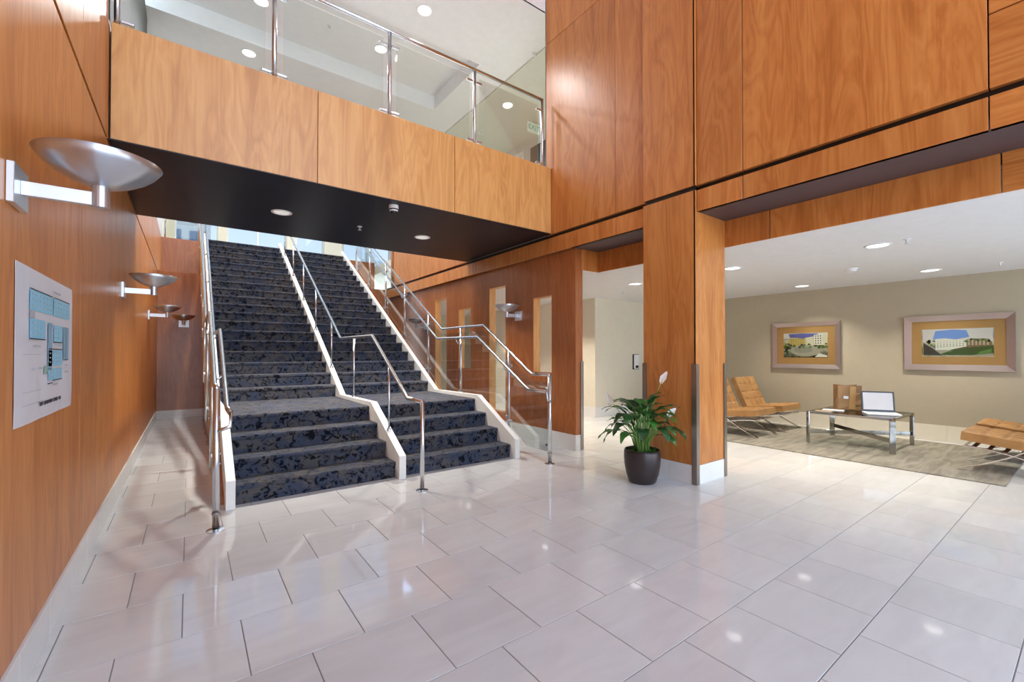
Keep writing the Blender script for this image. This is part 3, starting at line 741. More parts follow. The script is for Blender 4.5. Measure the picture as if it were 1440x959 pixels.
# ------------------------------------------------------------------ lamps
def downlight(loc, label, group, power, r=.085, lens='lens', col=(1, .96, .9), spread=150, name='recessed_downlight'):
    t = thing(name, label, 'ceiling light', loc, 0, group)
    obj('trim_ring', lathe(bmesh.new(), [(r * 1.18, 0), (r * 1.18, -.006), (r * .98, -.009), (r * .9, -.002)], (0, 0, 0), 28, False), 'plastic_w', t, world=False)
    obj('lens', lathe(bmesh.new(), [(r * .9, -.003), (r * .5, -.005), (.001, -.006)], (0, 0, 0), 28, False), lens, t, world=False)
    ld = bpy.data.lights.new('lamp_light', 'AREA'); ld.shape = 'DISK'; ld.size = r * 1.6; ld.energy = power; ld.color = col
    ld.spread = math.radians(spread)
    lo = bpy.data.objects.new('lamp_light', ld); link(lo); lo.parent = t; lo.location = (0, 0, -.02)
    return t
PU = 80
for (x, y, z), lab in (((2.674, 5.72, ZC), 'round downlight in the upper ceiling over the bridge walkway, in front of the tray'),
                  ((2.585, 7.25, TZ), 'round downlight in the raised ceiling tray above the bridge, near its glass post'),
                  ((.82, 7.3, TZ), 'round downlight in the raised ceiling tray nearest the left wall'),
                  ((4.99, 6.9, ZC - .03), 'round downlight in the upper corridor ceiling near the exit sign'),
                  ((.755, 8.24, ZC), 'round downlight in the upper ceiling beyond the raised tray')):
    downlight((x, y, z), lab, 'upper storey downlights', PU, r=.10, spread=140, col=(.98, .98, 1))
for (x, y), lab in (((.873, 5.78), 'round downlight in the black soffit over the left stair flight'), ((2.692, 5.82), 'round downlight in the black soffit over the right stair flight')):
    downlight((x, y, 2.972), lab, 'soffit downlights', 70, r=.095, lens='lens_dim', spread=105)
for (x, y), lab in (((5.795, 1.40), 'round downlight in the lounge ceiling beside a sprinkler head by the wood header'),
                    ((8.10, 1.40), 'round downlight in the lounge ceiling above the street picture'),
                    ((8.256, 3.0), 'round downlight in the lounge ceiling above the courtyard picture'),
                    ((5.789, 2.92), 'round downlight in the lounge ceiling next to the pillar'),
                    ((5.82, 4.52), 'round downlight in the passage ceiling behind the pillar')):
    downlight((x, y, ZH), lab, 'lounge downlights', 34, r=.10, col=(1, .92, .80), spread=112)
for y, lab in ((6.4, 'round downlight in the corridor ceiling behind the slots'), (9.2, 'round downlight deep in the corridor behind the slotted wall')):
    downlight((5.5, y, ZH), lab, 'corridor downlights', 60, r=.10, col=(1, .92, .80), spread=112)
for (x, y), lab in (((.8, 10.6), 'added fill light in the stair hall ceiling over the left flight'), ((3.0, 10.6), 'added fill light in the stair hall ceiling over the right flight'), ((1.9, 14.0), 'added fill light in the stair hall ceiling over the upper landing')):  # unseen lamps added to brighten the area behind the bridge
    downlight((x, y, 8.0), lab, 'added stair hall fill lights', 110, r=.12, spread=120)

def sprinkler(x, y, z, label):
    t = thing('sprinkler_head', label, 'sprinkler', (x, y, z), 0, 'ceiling sprinklers')
    obj('escutcheon', lathe(bmesh.new(), [(.032, 0), (.030, -.006), (.012, -.009)], (0, 0, 0), 18, False), 'plastic_w', t, world=False)
    obj('body', lathe(bmesh.new(), [(.010, -.006), (.010, -.03), (.006, -.034), (.006, -.044)], (0, 0, 0), 12, False), 'alu_flat', t, world=False)
    obj('deflector', lathe(bmesh.new(), [(.001, -.043), (.024, -.043), (.024, -.047), (.001, -.047)], (0, 0, 0), 14, False), 'alu_flat', t, world=False)
for x, y, z, lab in ((1.80, 5.82, 2.972, 'white sprinkler head in the black soffit'), (5.697, 1.15, ZH, 'sprinkler head in the lounge ceiling by the wood header'),
                     (8.1, .76, ZH, 'sprinkler head in the lounge ceiling near the taupe wall'), (1.75, 7.2, TZ, 'sprinkler head in the raised ceiling tray'),
                     (4.49, 5.48, ZC, 'sprinkler head in the upper ceiling beside the tall wood wall'), (5.14, 8.09, ZC - .03, 'sprinkler head in the upper corridor ceiling'),
                     (6.35, 5.2, ZH, 'sprinkler head in the passage ceiling behind the pillar'), (7.6, 4.0, ZH, 'sprinkler head in the lounge ceiling behind the pillar')):
    sprinkler(x, y, z, lab)
t = thing('smoke_detector', 'white round smoke detector on the lounge ceiling', 'smoke detector', (7.115, 2.0, ZH))
obj('base', lathe(bmesh.new(), [(.075, 0), (.075, -.012), (.068, -.018)], (0, 0, 0), 24, False), 'plastic_w', t, world=False)
obj('cap', lathe(bmesh.new(), [(.060, -.016), (.056, -.035), (.03, -.044), (.001, -.045)], (0, 0, 0), 24, False), 'plastic_w', t, world=False)

t = thing('dome_camera', 'small white dome security camera under the bridge edge', 'camera', (1.851, 4.76, 2.972))
obj('mount', lathe(bmesh.new(), [(.052, 0), (.054, -.03), (.052, -.042)], (0, 0, 0), 28, False), 'plastic_w', t, world=False)
obj('gap_ring', lathe(bmesh.new(), [(.046, -.042), (.046, -.055)], (0, 0, 0), 28, False), 'plastic_b', t, world=False)
obj('lower_ring', lathe(bmesh.new(), [(.046, -.054), (.047, -.066), (.037, -.072)], (0, 0, 0), 28, False), 'plastic_w', t, world=False)
obj('dome', lathe(bmesh.new(), [(.040, -.068), (.038, -.082), (.030, -.097), (.016, -.106), (.001, -.109)], (0, 0, 0), 28, False), 'plastic_b', t, world=False, smooth=True)

t = thing('exit_sign', 'green lettered exit sign hanging in the upper corridor', 'sign', (5.77, 7.05, ZC - .03))
obj('hanger', tube(bmesh.new(), [(0, 0, 0), (0, 0, -.05)], .01, 8), 'plastic_w', t, world=False)
face = obj('face', box(-.16, .16, -.012, .012, -.25, -.05, bev=.004), 'exit_w', t, world=False)
cu_ = bpy.data.curves.new('exit_lettering', 'FONT'); cu_.body = 'EXIT'; cu_.size = .15; cu_.align_x = 'CENTER'; cu_.align_y = 'CENTER'; cu_.extrude = .001
cu_.materials.append(M['exit_g'])
tmp = bpy.data.objects.new('lettering_curve', cu_); link(tmp)
bpy.context.view_layer.update()
lm_ = bpy.data.meshes.new_from_object(tmp.evaluated_get(bpy.context.evaluated_depsgraph_get())); bpy.data.objects.remove(tmp)
if not lm_.materials: lm_.materials.append(M['exit_g'])
to = bpy.data.objects.new('lettering', lm_); link(to); to.parent = t; to.location = (0, -.0135, -.15); to.rotation_euler = (math.pi / 2, 0, 0)

# ------------------------------------------------------------------ wall sconces (arm along local +x)
def sconce():
    t = thing('wall_sconce', 'x', 'wall lamp', (0, 0, 0), 0, 'aluminium bowl wall sconces')
    obj('wall_plate', box(0.001, .022, -.085, .085, -.072, .072, bev=.002), 'alu_flat', t, world=False)
    obj('arm', box(.022, .212, -.014, .014, -.026, .026, bev=.0015), 'alu_flat', t, world=False)
    obj('collar', lathe(bmesh.new(), [(.028, -.03), (.028, .058)], (.235, 0, 0), 24, True, True), 'alu', t, world=False, smooth=False)
    pr = [(.03, .052), (.06, .058), (.10, .075), (.14, .10), (.17, .127), (.192, .157)]
    pr2 = pr + [(.190, .158)] + [(r - .003, z + .004) for r, z in pr[:-1][::-1]] + [(.001, .056)]
    obj('bowl', lathe(bmesh.new(), pr2, (.235, 0, 0), 48, True), 'alu', t, world=False, smooth=True)
    return t
SC = sconce()
spots = [((XL, 2.355, 1.905), 0, 'aluminium bowl sconce on the left wall above the floor plan'),
         ((XL, 5.577, 1.905), 0, 'aluminium bowl sconce on the left wall, second from the floor plan'),
         ((XL, 8.94, 1.905), 0, 'aluminium bowl sconce on the left wall next to the end wall'),
         ((-.09, 11.10, 1.90), -math.pi / 2, 'aluminium bowl sconce on the reddish end wall of the passage'),
         ((4.16, 5.45, 1.885), math.pi, 'aluminium bowl sconce between two slots of the right wall'),
         ((4.16, 8.78, 1.885), math.pi, 'aluminium bowl sconce on the right wall behind the glass stair railing')]
for i, (loc, rz, lab) in enumerate(spots):
    o = SC if i == 0 else copy_tree(SC)
    o.location = loc; o.rotation_euler.z = rz; o['label'] = lab

# ------------------------------------------------------------------ floor plan poster
t = thing('floor_plan_poster', 'white laminated floor plan sheet with blue rooms on the left wood wall', 'poster', (XL, 2.866, 1.02))
PW, PH = .97, .625
bm = bmesh.new(); nx, nz = 14, 8; grid = []
for i in range(nx + 1):
    row = []
    for k in range(nz + 1):
        u, v = i / nx, k / nz
        bulge = .003 + .006 * abs(math.sin(u * 9)) * (1 - v) * .5
        if v in (0, 1) and u in (0, 1): bulge = .002
        row.append(bm.verts.new((bulge, -PW / 2 + u * PW, v * PH)))
    grid.append(row)
for i in range(nx):
    for k in range(nz): bm.faces.new((grid[i][k], grid[i + 1][k], grid[i + 1][k + 1], grid[i][k + 1]))
bmesh.ops.recalc_face_normals(bm, faces=bm.faces)
if bm.faces[:][0].normal.x < 0: bmesh.ops.reverse_faces(bm, faces=bm.faces[:])
r_ = bmesh.ops.extrude_face_region(bm, geom=bm.faces[:])
bmesh.ops.translate(bm, verts=[v for v in r_['geom'] if isinstance(v, bmesh.types.BMVert)], vec=(.0008, 0, 0))
bmesh.ops.recalc_face_normals(bm, faces=bm.faces)
sheet = obj('sheet', bm, 'paper', t, world=False)
def pr(name, u0, u1, v0, v1, m, lift=.0085):
    bm = box(lift, lift + .0006, -PW / 2 + u0 * PW, -PW / 2 + u1 * PW, v0 * PH, v1 * PH); obj(name, bm, m, sheet, world=False)
rooms = [(.17, .54, .73, .86), (.56, .90, .73, .86), (.17, .41, .545, .675), (.57, .74, .535, .66), (.47, .74, .355, .47), (.47, .74, .25, .335)]
for u0, u1, v0, v1 in rooms: pr('room', u0, u1, v0, v1, 'ink_blue')
for u0, u1, v0, v1 in ((.46, .535, .33, .67), (.77, .82, .40, .66), (.83, .885, .40, .66)): pr('corridor_room', u0, u1, v0, v1, 'ink_blue2')
pr('stair_block', .40, .45, .30, .36, 'ink_green'); pr('lobby_block', .17, .24, .68, .722, 'ink_grey')
for u0, u1, v in ((.17, .53, .862), (.57, .90, .862), (.17, .41, .54), (.57, .74, .53), (.47, .74, .476), (.55, .74, .244), (.46, .55, .225), (.77, .88, .392)): pr('outline', u0, u1, v, v + .007, 'ink', .009)
for (u0, u1, v0, v1) in rooms:
    for k in range(int((u1 - u0) / .06)):
        for q in range(3):
            uu = u0 + .02 + k * .06; vv = v0 + (v1 - v0) * (.2 + .28 * q); pr('room_mark', uu, uu + .018, vv, vv + .012, 'ink_grey', .009)
for (u, v, wd) in ((.55, .90, .14), (.22, .49, .10), (.57, .505, .13), (.20, .34, .05), (.30, .34, .05), (.56, .21, .09), (.80, .345, .05), (.80, .29, .07)):
    k = u
    while k < u + wd: pr('caption', k, k + .011, v, v + .012, 'ink_grey', .009); k += .016
k = .33
for q in range(20):
    wd = random.choice((.012, .016, .014)); pr('title_letter', k, k + wd, .085 + .002 * (q % 3), .113, 'ink', .009)
    k += wd + (.018 if q in (2, 11, 16) else .004)
for v in (.44, .20, .12): pr('grid_line', .08, .34, v, v + .002, 'ink_grey', .009)

# ------------------------------------------------------------------ potted plant
px_, py_ = 3.70, 2.79
plant = thing('potted_plant', 'peace lily with white blooms in a dark bronze pot beside the pillar', 'plant', (px_, py_, 0))
obj('pot', lathe(bmesh.new(), [(.120, 0), (.135, .012), (.160, .09), (.176, .18), (.182, .25), (.180, .305), (.174, .33), (.166, .333), (.164, .32), (.166, .27), (.001, .265)], (0, 0, 0), 48), 'pot', plant, world=False, smooth=True)
obj('soil', lathe(bmesh.new(), [(.163, .275), (.10, .292), (.001, .30)], (0, 0, 0), 24, False), 'soil', plant, world=False)
rnd = random.Random(3)
bm = bmesh.new()
for k in range(260):
    a = rnd.uniform(0, 6.283); r = .155 * math.sqrt(rnd.random()); h = rnd.uniform(.02, .06); q = rnd.uniform(0, 3.14)
    c = Vector((r * math.cos(a), r * math.sin(a), .285)); d = Vector((math.cos(q), math.sin(q), 0)) * .012
    bm.faces.new([bm.verts.new(c - d), bm.verts.new(c + d), bm.verts.new(c + Vector((rnd.uniform(-.02, .02), rnd.uniform(-.02, .02), h)))])
tag(obj('moss', bm, 'moss', plant, world=False), kind='stuff')
def blade(p0, d, side, L_, W_, droop, fold=.25, n=9, tipdrop=0.0, cup=0.0):
    """leaf blade from p0 along d, drooping"""
    bm = bmesh.new(); rows = []; p = Vector(p0); d = Vector(d).normalized(); side = Vector(side).normalized()
    prof = [0.06, .45, .78, .96, 1.0, .93, .78, .56, .30, .02]
    for i in range(n + 1):
        tt = i / n; wd = W_ / 2 * prof[min(9, round(tt * 9))]
        up = side.cross(d).normalized()
        if up.z < 0 and not cup: up = -up
        wav = .006 * math.sin(tt * 17 + L_ * 40)
        rows.append([bm.verts.new(p - side * wd + up * (wd * (fold + cup) + wav)), bm.verts.new(p.copy()), bm.verts.new(p + side * wd + up * (wd * (fold + cup) - wav))])
        d = (d + Vector((0, 0, -1)) * droop * (0.6 + tipdrop * tt) / n).normalized(); p = p + d * (L_ / n)
    for a, b_ in zip(rows, rows[1:]):
        for k in range(2): bm.faces.new((a[k], a[k + 1], b_[k + 1], b_[k]))
    return bm
NL = 52
vr = Vector((math.cos(math.radians(-YAW)), math.sin(math.radians(-YAW)), 0))     # towards picture right
vb = Vector((math.sin(math.radians(YAW)), math.cos(math.radians(YAW)), 0))
for k in range(NL):
    a = k * 2.39996 + rnd.uniform(-.2, .2); tier = k / NL
    out_ = Vector((math.cos(a), math.sin(a), 0))
    if out_.x > .35: out_.x *= .55                       # kept off the pillar
    h = .30 + .14 * rnd.random() + .42 * tier
    reach = .07 + .13 * (1 - tier) * rnd.uniform(.6, 1.2)
    base = out_ * rnd.uniform(.01, .07) + Vector((0, 0, .285))
    tip = out_ * reach * 1.1 + Vector((0, 0, .27 + h * .62))
    mid = base.lerp(tip, .55) + Vector((0, 0, .05)) - out_ * .015
    d = (tip - mid).normalized()
    L_ = rnd.uniform(.22, .32); W_ = rnd.uniform(.085, .135)
    if out_.x > .3 : L_ *= .72
    dr = rnd.uniform(1.2, 2.4) * (1.15 - .45 * tier)
    side = d.cross(Vector((0, 0, 1)))
    if side.length < .05: side = Vector((-out_.y, out_.x, 0))
    dd = (d * .6 + out_ * (.55 + .25 * rnd.random()) + Vector((0, 0, .25))).normalized()
    lf = obj('leaf', blade(tip, dd, Vector((-out_.y, out_.x, 0)), L_, W_, dr, .22, tipdrop=.8), 'leaf', plant, world=False, smooth=True)
    obj('stem', tube(bmesh.new(), [base, mid, tip], [.007, .006, .004], 6), 'stem', lf, world=False, smooth=True)
for (sx, sz, L_, lean) in ((-.30, .79, .13, -.55), (.17, .99, .15, .45), (.235, .66, .13, .85), (-.10, .86, .0, 0)):
    tip = vr * sx + Vector((0, 0, sz)) - vb * .05
    p_ = [Vector((0, 0, .29)) - vb * .01, vr * sx * .25 + Vector((0, 0, sz * .55)), vr * sx * .7 + Vector((0, 0, sz * .88)) - vb * .03, tip]
    if L_ == 0:
        continue
    fl = obj('flower_stalk', tube(bmesh.new(), bez(*p_, n=8), .004, 6), 'stem', plant, world=False, smooth=True)
    d = vr * lean + Vector((0, 0, .8))
    obj('spathe', blade(tip, d, (vb * .7 + vr * .7).cross(d), L_, .065, -.15, .1, cup=.35), 'spathe', fl, world=False, smooth=True)
    obj('spadix', tube(bmesh.new(), [tip + d * .01 - vb * .012, tip + d * .07 - vb * .012], [.007, .005], 8), 'spadix', fl, world=False, smooth=True)

# ------------------------------------------------------------------ lounge furniture
rug = thing('area_rug', 'grey beige brushed area rug under the lounge seating', 'rug', (7.55, 2.4, 0.0015))
obj('pile', box(6.42, 8.72, .58, 4.25, .0015, .012, bev=.003), 'rug', rug)
obj('binding', box(6.40, 6.42, .58, 4.25, .0015, .010), 'rug', rug)
ZRUG = .0125
def cushion(Wx, Ly, th, nx, ny, res=6):
    """tufted slab in local coordinates, x 0-centred, y 0..Ly, z 0..th"""
    bm = bmesh.new(); NX, NY = nx * res, ny * res; g = []
    for i in range(NX + 1):
        row = []
        for k in range(NY + 1):
            u, v = i / NX, k / NY
            cu = abs(math.sin(math.pi * u * nx)); cv = abs(math.sin(math.pi * v * ny))
            z = th - .014 + .016 * (min(cu, cv) ** .45)
            ed = min(u, 1 - u, v, 1 - v)
            if ed < 1e-6: z = th - .014
            row.append(bm.verts.new((-Wx / 2 + u * Wx, v * Ly, z)))
        g.append(row)
    for i in range(NX):
        for k in range(NY): bm.faces.new((g[i][k], g[i + 1][k], g[i + 1][k + 1], g[i][k + 1]))
    bot = {}
    def lo(v):
        if v not in bot: bot[v] = bm.verts.new((v.co.x * .985, v.co.y, 0))
        return bot[v]
    per = [g[i][0] for i in range(NX + 1)] + [g[NX][k] for k in range(1, NY + 1)] + [g[i][NY] for i in range(NX - 1, -1, -1)] + [g[0][k] for k in range(NY - 1, 0, -1)]
    for a, b_ in zip(per, per[1:] + per[:1]): bm.faces.new((a, lo(a), lo(b_), b_))
    bm.faces.new([lo(v) for v in per])
    bmesh.ops.recalc_face_normals(bm, faces=bm.faces)
    return bm
def lounge_chair():
    """faces local +y; seat front edge at y=0, floor z=0"""
    t = thing('lounge_chair', 'x', 'chair', (0, 0, 0), 0, 'tufted leather lounge chairs')
    bm = cushion(.70, .66, .105, 4, 4)
    bmesh.ops.rotate(bm, verts=bm.verts, cent=(0, 0, 0), matrix=Matrix.Rotation(math.radians(6), 3, 'X'))
    bmesh.ops.translate(bm, verts=bm.verts, vec=(0, -.66, .265))
    obj('seat_cushion', bm, 'leather', t, world=False, smooth=False)
    bm = cushion(.70, .56, .10, 4, 4)
    c_, s_ = math.cos(math.radians(24)), math.sin(math.radians(24))
    bmesh.ops.transform(bm, verts=bm.verts, matrix=Matrix(((-1, 0, 0, 0), (0, -s_, c_, 0), (0, c_, s_, 0), (0, 0, 0, 1))))
    bmesh.ops.translate(bm, verts=bm.verts, vec=(0, -.645, .315))
    # turned so that the tufts look forward
    obj('back_cushion', bm, 'leather', t, world=False, smooth=False)
    for sx in (-.31, .31):
        A = bez((0, -.86, .84), (0, -.72, .45), (0, -.52, .22), (0, .02, .006), 16)
        Bc = bez((0, -.02, .27), (0, -.30, .25), (0, -.58, .20), (0, -.80, .006), 16)
        obj('frame_bar', ribbon(bmesh.new(), [(sx, p.y, p.z) for p in A], (1, 0, 0), .034, .011), 'chrome', t, world=False)
        obj('frame_bar', ribbon(bmesh.new(), [(sx, p.y, p.z) for p in Bc], (1, 0, 0), .034, .011), 'chrome', t, world=False)
    for y_, z_ in ((-.03, .262), (-.62, .20), (-.83, .80)):
        obj('cross_bar', box(-.31, .31, y_ - .014, y_ + .014, z_ - .006, z_ + .006, bev=.002), 'chrome', t, world=False)
    for q in range(5):
        yy = -.10 - q * .115; zz = .272 - q * .0125
        obj('strap', box(-.30, .30, yy - .02, yy + .02, zz - .008, zz - .004), 'strap', t, world=False)
    for q in range(4):
        f = .2 + q * .2; yy = -.66 - .18 * f; zz = .33 + .48 * f
        obj('strap', box(-.30, .30, yy - .004, yy, zz - .02, zz + .02), 'strap', t, world=False)
    return t
LC = lounge_chair()
chairs = [((7.22, 3.13, ZRUG), math.pi, 'caramel tufted leather lounge chair partly hidden by the pillar'),
          ((8.18, 3.13, ZRUG), math.pi, 'caramel tufted leather lounge chair in the corner under the courtyard picture'),
          ((7.22, .96, ZRUG), 0, 'caramel leather lounge chair showing its seat and chrome legs at the rug end'),
          ((8.18, .96, ZRUG), 0, 'caramel leather lounge chair under the street picture by the taupe wall')]
for i, (loc, rz, lab) in enumerate(chairs):
    o = LC if i == 0 else copy_tree(LC)
    o.location = loc; o.rotation_euler.z = rz; o['label'] = lab

ct = thing('coffee_table', 'square glass coffee table with flat chrome legs on the rug', 'table', (7.69, 2.085, ZRUG))
x0, x1, y0, y1, HT = -.49, .49, -.49, .49, .455
for sx in (x0, x1):
    for sy in (y0, y1):
        ang = math.atan2(-sy, -sx)
        bm = box(-.034, .034, -.008, .008, 0, HT, bev=.0015)
        bmesh.ops.rotate(bm, verts=bm.verts, cent=(0, 0, 0), matrix=Matrix.Rotation(ang + math.pi / 2, 3, 'Z'))
        bmesh.ops.translate(bm, verts=bm.verts, vec=(sx * .965, sy * .965, 0))
        obj('leg', bm, 'chrome_d', ct, world=False)
for a, b_, c, d_ in ((x0, x1, y0, y0 + .025), (x0, x1, y1 - .025, y1), (x0, x0 + .025, y0 + .025, y1 - .025), (x1 - .025, x1, y0 + .025, y1 - .025)):
    obj('top_frame', box(a, b_, c, d_, HT - .03, HT, bev=.0015), 'chrome_d', ct, world=False)
obj('glass_top', box(x0 + .026, x1 - .026, y0 + .026, y1 - .026, HT - .014, HT - .002), 'tableglass', ct, world=False)
for s_ in (1, -1):
    bm = box(-.66, .66, -.005, .005, .135, .19, bev=.0015)
    bmesh.ops.rotate(bm, verts=bm.verts, cent=(0, 0, 0), matrix=Matrix.Rotation(s_ * math.pi / 4, 3, 'Z'))
    obj('cross_brace', bm, 'chrome_d', ct, world=False)
ZTT = ZRUG + HT + .0005

# paper bag
t = thing('paper_bag', 'crumpled brown paper bag standing open on the coffee table', 'bag', (7.86, 2.27, ZTT), math.radians(-52))
bm = bmesh.new()
prof = [(-.15, -.08), (0, -.085), (.15, -.08), (.155, 0), (.15, .08), (0, .085), (-.15, .08), (-.155, 0)]
zs = [0, .08, .17, .26, .36]; rings = []
for q, z in enumerate(zs):
    ring = []
    for i, (a, b_) in enumerate(prof):
        j1 = .012 * math.sin(i * 2.1 + q * 1.7); ind = .045 * (q / 4) if i in (3, 7) else (-.012 if q == 2 and i in (1,) else 0)
        a2 = a - math.copysign(ind, a) if i in (3, 7) else a
        ring.append(bm.verts.new((a2 * (1 + .02 * math.sin(q * 2)) + j1 * .6, b_ + j1, z + (.012 * math.sin(i * 3.3) if q == 4 else 0))))
    rings.append(ring)
for a, b_ in zip(rings, rings[1:]):
    for i in range(8): bm.faces.new((a[i], a[(i + 1) % 8], b_[(i + 1) % 8], b_[i]))
bm.faces.new(rings[0][::-1])
obj('bag_body', bm, 'kraft', t, world=False)
obj('sticker', prism(bmesh.new(), [(-.09, .17), (-.03, .165), (-.028, .205), (-.088, .21)], -.1045, -.1035, 'y'), 'paper', t, world=False)
obj('front_flap', prism(bmesh.new(), [(-.02, .02), (.06, .01), (.07, .34), (.0, .35)], -.099, -.0965, 'y'), 'kraft_in', t, world=False)

# laptop
t = thing('laptop', 'open laptop with pale screen and white keyboard on the coffee table', 'laptop', (7.62, 1.82, ZTT), math.radians(-62))
obj('keyboard_base', box(-.185, .185, -.14, .12, 0, .020, bev=.004), 'plastic_w', t, world=False)
for r_ in range(4):
    obj('key_row', box(-.15, .15, .07 - r_ * .036, .098 - r_ * .036, .020, .0225), 'alu_flat', t, world=False)
bm = box(-.185, .185, -.006, .006, 0, .285, bev=.003)
bmesh.ops.rotate(bm, verts=bm.verts, cent=(0, 0, 0), matrix=Matrix.Rotation(math.radians(-10), 3, 'X')); bmesh.ops.translate(bm, verts=bm.verts, vec=(0, .122, .018))
lid = obj('lid', bm, 'plastic_b', t, world=False)
bm = box(-.165, .165, -.0075, -.0062, .028, .265)
bmesh.ops.rotate(bm, verts=bm.verts, cent=(0, 0, 0), matrix=Matrix.Rotation(math.radians(-10), 3, 'X')); bmesh.ops.translate(bm, verts=bm.verts, vec=(0, .122, .018))
obj('screen', bm, 'screen', lid, world=False)
for i, (x, y, rz, wd, ln, m, lab, nm) in enumerate(((7.58, 2.36, .2, .18, .25, 'paper', 'white magazine lying flat beside the paper bag', 'magazine'),
                                                (7.33, 2.40, .1, .12, .18, 'kraft_in', 'tan booklet lying on the table near its corner', 'booklet'))):
    t = thing(nm, lab, nm, (x, y, ZTT), rz)
    obj('pages', box(-wd / 2, wd / 2, -ln / 2, ln / 2, 0, .006), 'paper', t, world=False)
    obj('cover', box(-wd / 2 - .002, wd / 2 + .002, -ln / 2 - .002, ln / 2 + .002, .006, .0072), m, t, world=False)

# framed pictures on the lounge wall
def framed(yc, zc, W_, H_, fw, iw, ih, m, label):
    t = thing('framed_picture', label, 'picture', (XW, yc, zc), 0, 'framed watercolours on the taupe wall')
    xo = -.004
    def bar(pts):
        bm = bmesh.new()
        lo_ = [bm.verts.new((xo - .0, a, b_)) for a, b_, _ in pts]; hi = [bm.verts.new((xo - h, a, b_)) for a, b_, h in pts]
        n = len(pts); bm.faces.new(lo_); bm.faces.new(hi[::-1])
        for i in range(n): bm.faces.new((lo_[i], hi[i], hi[(i + 1) % n], lo_[(i + 1) % n]))
        bmesh.ops.recalc_face_normals(bm, faces=bm.faces); return bm
    a, b_ = W_ / 2, H_ / 2; c, d_ = a - fw, b_ - fw
    e, f = .045, .022
    for pts in ([(-a, -b_, e), (a, -b_, e), (c, -d_, f), (-c, -d_, f)], [(a, -b_, e), (a, b_, e), (c, d_, f), (c, -d_, f)], [(a, b_, e), (-a, b_, e), (-c, d_, f), (c, d_, f)], [(-a, b_, e), (-a, -b_, e), (-c, -d_, f), (-c, d_, f)]):
        obj('frame_bar', bar(pts), 'frame', t, world=False)
    obj('mat_board', box(xo - .012, xo - .006, -c, c, -d_, d_), 'mat_board', t, world=False)
    obj('painting', box(xo - .0135, xo - .012, -iw / 2, iw / 2, -ih / 2, ih / 2), m, t, world=False)
    obj('glazing', box(xo - .0205, xo - .019, -c, c, -d_, d_), 'glass', t, world=False)
    return t
P1 = framed(3.205, 1.445, 1.07, .83, .075, .70, .44, 'pic0', 'framed watercolour of a courtyard in an ochre mat near the lounge chairs')
P2 = framed(1.272, 1.455, 1.135, .81, .085, .735, .405, 'pic1', 'framed wide watercolour of white street buildings in an ochre mat')
INK = {k: plain('pigment_' + k, c, .45) for k, c in dict(blue=(.10, .11, .34), sky=(.17, .30, .66), pale=(.62, .58, .55), ochre=(.46, .36, .10), cream=(.62, .56, .40), white=(.70, .67, .58), leaf=(.05, .09, .02), grass=(.10, .22, .05), grey=(.26, .25, .20), slab=(.36, .33, .26), dark=(.05, .045, .035), brown=(.22, .14, .08)).items()}
def wash(pic, W_, H_, layer, name, pts, ink):
    """flat pigment shape; u runs to picture right (-y), v up, both 0..1"""
    x = -.0178 - layer * .00024
    obj(name, prism(bmesh.new(), [(W_ / 2 - u * W_, -H_ / 2 + v * H_) for u, v in pts], x, x + .00015), INK[ink], pic_paint[pic.name], world=False)
pic_paint = {}
for p_ in (P1, P2):
    for c_ in p_.children:
        if c_.name.startswith('painting'): pic_paint[p_.name] = c_
rn = random.Random(11)
def blob(cu, cv, ru, rv, n=11, j=.25): return [(min(.995, max(.005, cu + ru * math.cos(6.283 * k / n) * (1 + rn.uniform(-j, j)))), min(.995, max(.005, cv + rv * math.sin(6.283 * k / n) * (1 + rn.uniform(-j, j))))) for k in range(n)]
A_ = (P1, .70, .44)
wash(*A_, 0, 'sky', [(.0, .78), (.0, 1), (1, 1), (1, .8), (.6, .82), (.3, .8)], 'pale')
wash(*A_, 1, 'sky', [(.15, .82), (.12, .97), (.40, .99), (.80, .97), (.72, .86), (.45, .80)], 'blue')
wash(*A_, 2, 'facade', [(.14, .45), (.14, .80), (.34, .80), (.40, .76), (.55, .80), (.56, .45)], 'ochre')
wash(*A_, 3, 'facade', [(.50, .48), (.50, .80), (.68, .84), (.70, .48)], 'cream')
wash(*A_, 4, 'facade', [(.70, .50), (.70, .92), (.88, .94), (.90, .52)], 'white')
wash(*A_, 4, 'facade', [(.90, .50), (.89, .93), (.99, .97), (.99, .5)], 'cream')
for r_ in range(4):
    for c_ in range(3): wash(*A_, 5, 'window_mark', [(.725 + c_ * .055, .56 + r_ * .095), (.755 + c_ * .055, .56 + r_ * .095), (.755 + c_ * .055, .605 + r_ * .095), (.725 + c_ * .055, .605 + r_ * .095)], 'dark')
    for c_ in range(7): wash(*A_, 5, 'window_mark', [(.17 + c_ * .055, .52 + r_ * .07), (.195 + c_ * .055, .52 + r_ * .07), (.195 + c_ * .055, .545 + r_ * .07), (.17 + c_ * .055, .545 + r_ * .07)], 'brown')
wash(*A_, 6, 'plaza', blob(.5, .28, .34, .24, 20, .05), 'slab')
wash(*A_, 7, 'plaza', blob(.46, .32, .22, .14, 16, .12), 'grey')
wash(*A_, 6, 'path', [(.72, .02), (.82, .18), (.99, .08), (.99, .02)], 'white')
for k in range(26):
    cu, cv = (rn.uniform(.02, .18), rn.uniform(.05, .6)) if k < 12 else (rn.uniform(.15, .97), rn.uniform(.40, .56))
    wash(*A_, 8, 'foliage', blob(cu, cv, rn.uniform(.02, .045), rn.uniform(.03, .07)), rn.choice(('leaf', 'leaf', 'grass', 'dark')))
A_ = (P2, .735, .405)
wash(*A_, 0, 'sky', [(.01, .52), (.01, .99), (.99, .99), (.99, .52)], 'pale')
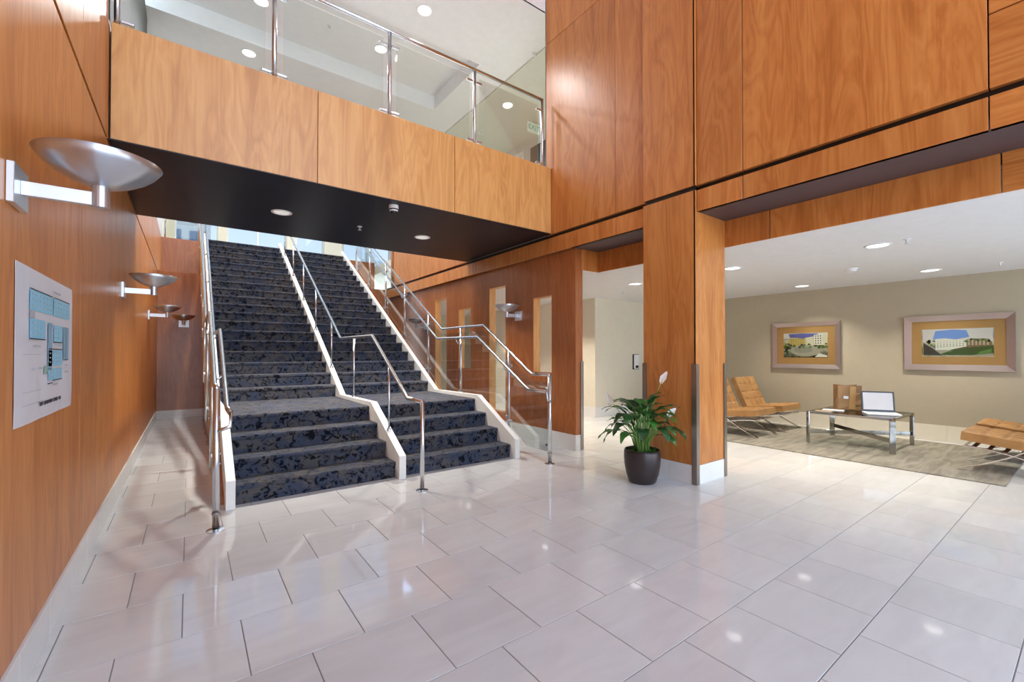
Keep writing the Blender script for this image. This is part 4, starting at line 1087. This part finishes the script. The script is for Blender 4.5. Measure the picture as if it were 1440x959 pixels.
wash(*A_, 1, 'sky', [(.16, .62), (.20, .93), (.45, .97), (.64, .94), (.68, .70), (.5, .62)], 'sky')
wash(*A_, 2, 'road', [(.01, .02), (.01, .55), (.2, .30), (.45, .22), (.99, .35), (.99, .02)], 'slab')
wash(*A_, 3, 'roadside', [(.02, .05), (.02, .5), (.16, .30), (.30, .04)], 'dark')
wash(*A_, 3, 'hedge', [(.24, .06), (.40, .20), (.62, .28), (.99, .40), (.99, .12), (.7, .05)], 'leaf')
wash(*A_, 4, 'lawn', [(.78, .08), (.82, .18), (.97, .28), (.97, .14)], 'grass')
wash(*A_, 4, 'facade', [(.20, .24), (.20, .64), (.34, .66), (.48, .62), (.64, .62), (.64, .36), (.40, .24)], 'white')
wash(*A_, 5, 'facade', [(.64, .34), (.64, .60), (.72, .64), (.94, .62), (.98, .50), (.98, .40)], 'brown')
for r_ in range(4):
    for c_ in range(9): wash(*A_, 6, 'window_mark', [(.225 + c_ * .045, .33 + r_ * .07 + c_ * .006), (.245 + c_ * .045, .33 + r_ * .07 + c_ * .006), (.245 + c_ * .045, .37 + r_ * .06 + c_ * .006), (.225 + c_ * .045, .37 + r_ * .06 + c_ * .006)], 'grey')
    for c_ in range(6): wash(*A_, 6, 'window_mark', [(.66 + c_ * .05, .42 + r_ * .048), (.685 + c_ * .05, .42 + r_ * .048), (.685 + c_ * .05, .448 + r_ * .048), (.66 + c_ * .05, .448 + r_ * .048)], 'cream')
for k in range(16):
    wash(*A_, 7, 'foliage', blob(rn.uniform(.03, .2) if k < 6 else rn.uniform(.6, .97), rn.uniform(.42, .58) if k < 6 else rn.uniform(.52, .62), rn.uniform(.015, .035), rn.uniform(.02, .05)), rn.choice(('leaf', 'grass', 'dark')))

# wall device in the passage
t = thing('wall_reader', 'white and black wall mounted reader on the cream passage wall', 'wall device', (7.91, 6.139, .96))
obj('housing', box(-.085, .085, -.045, -.0205, 0, .31, bev=.012), 'plastic_w', t, world=False)
obj('sensor_window', box(-.05, .05, -.047, -.0445, .02, .075, bev=.0), 'plastic_b', t, world=False)
obj('back_plate', box(-.098, .098, -.02, -.001, -.012, .32), 'plastic_b', t, world=False)
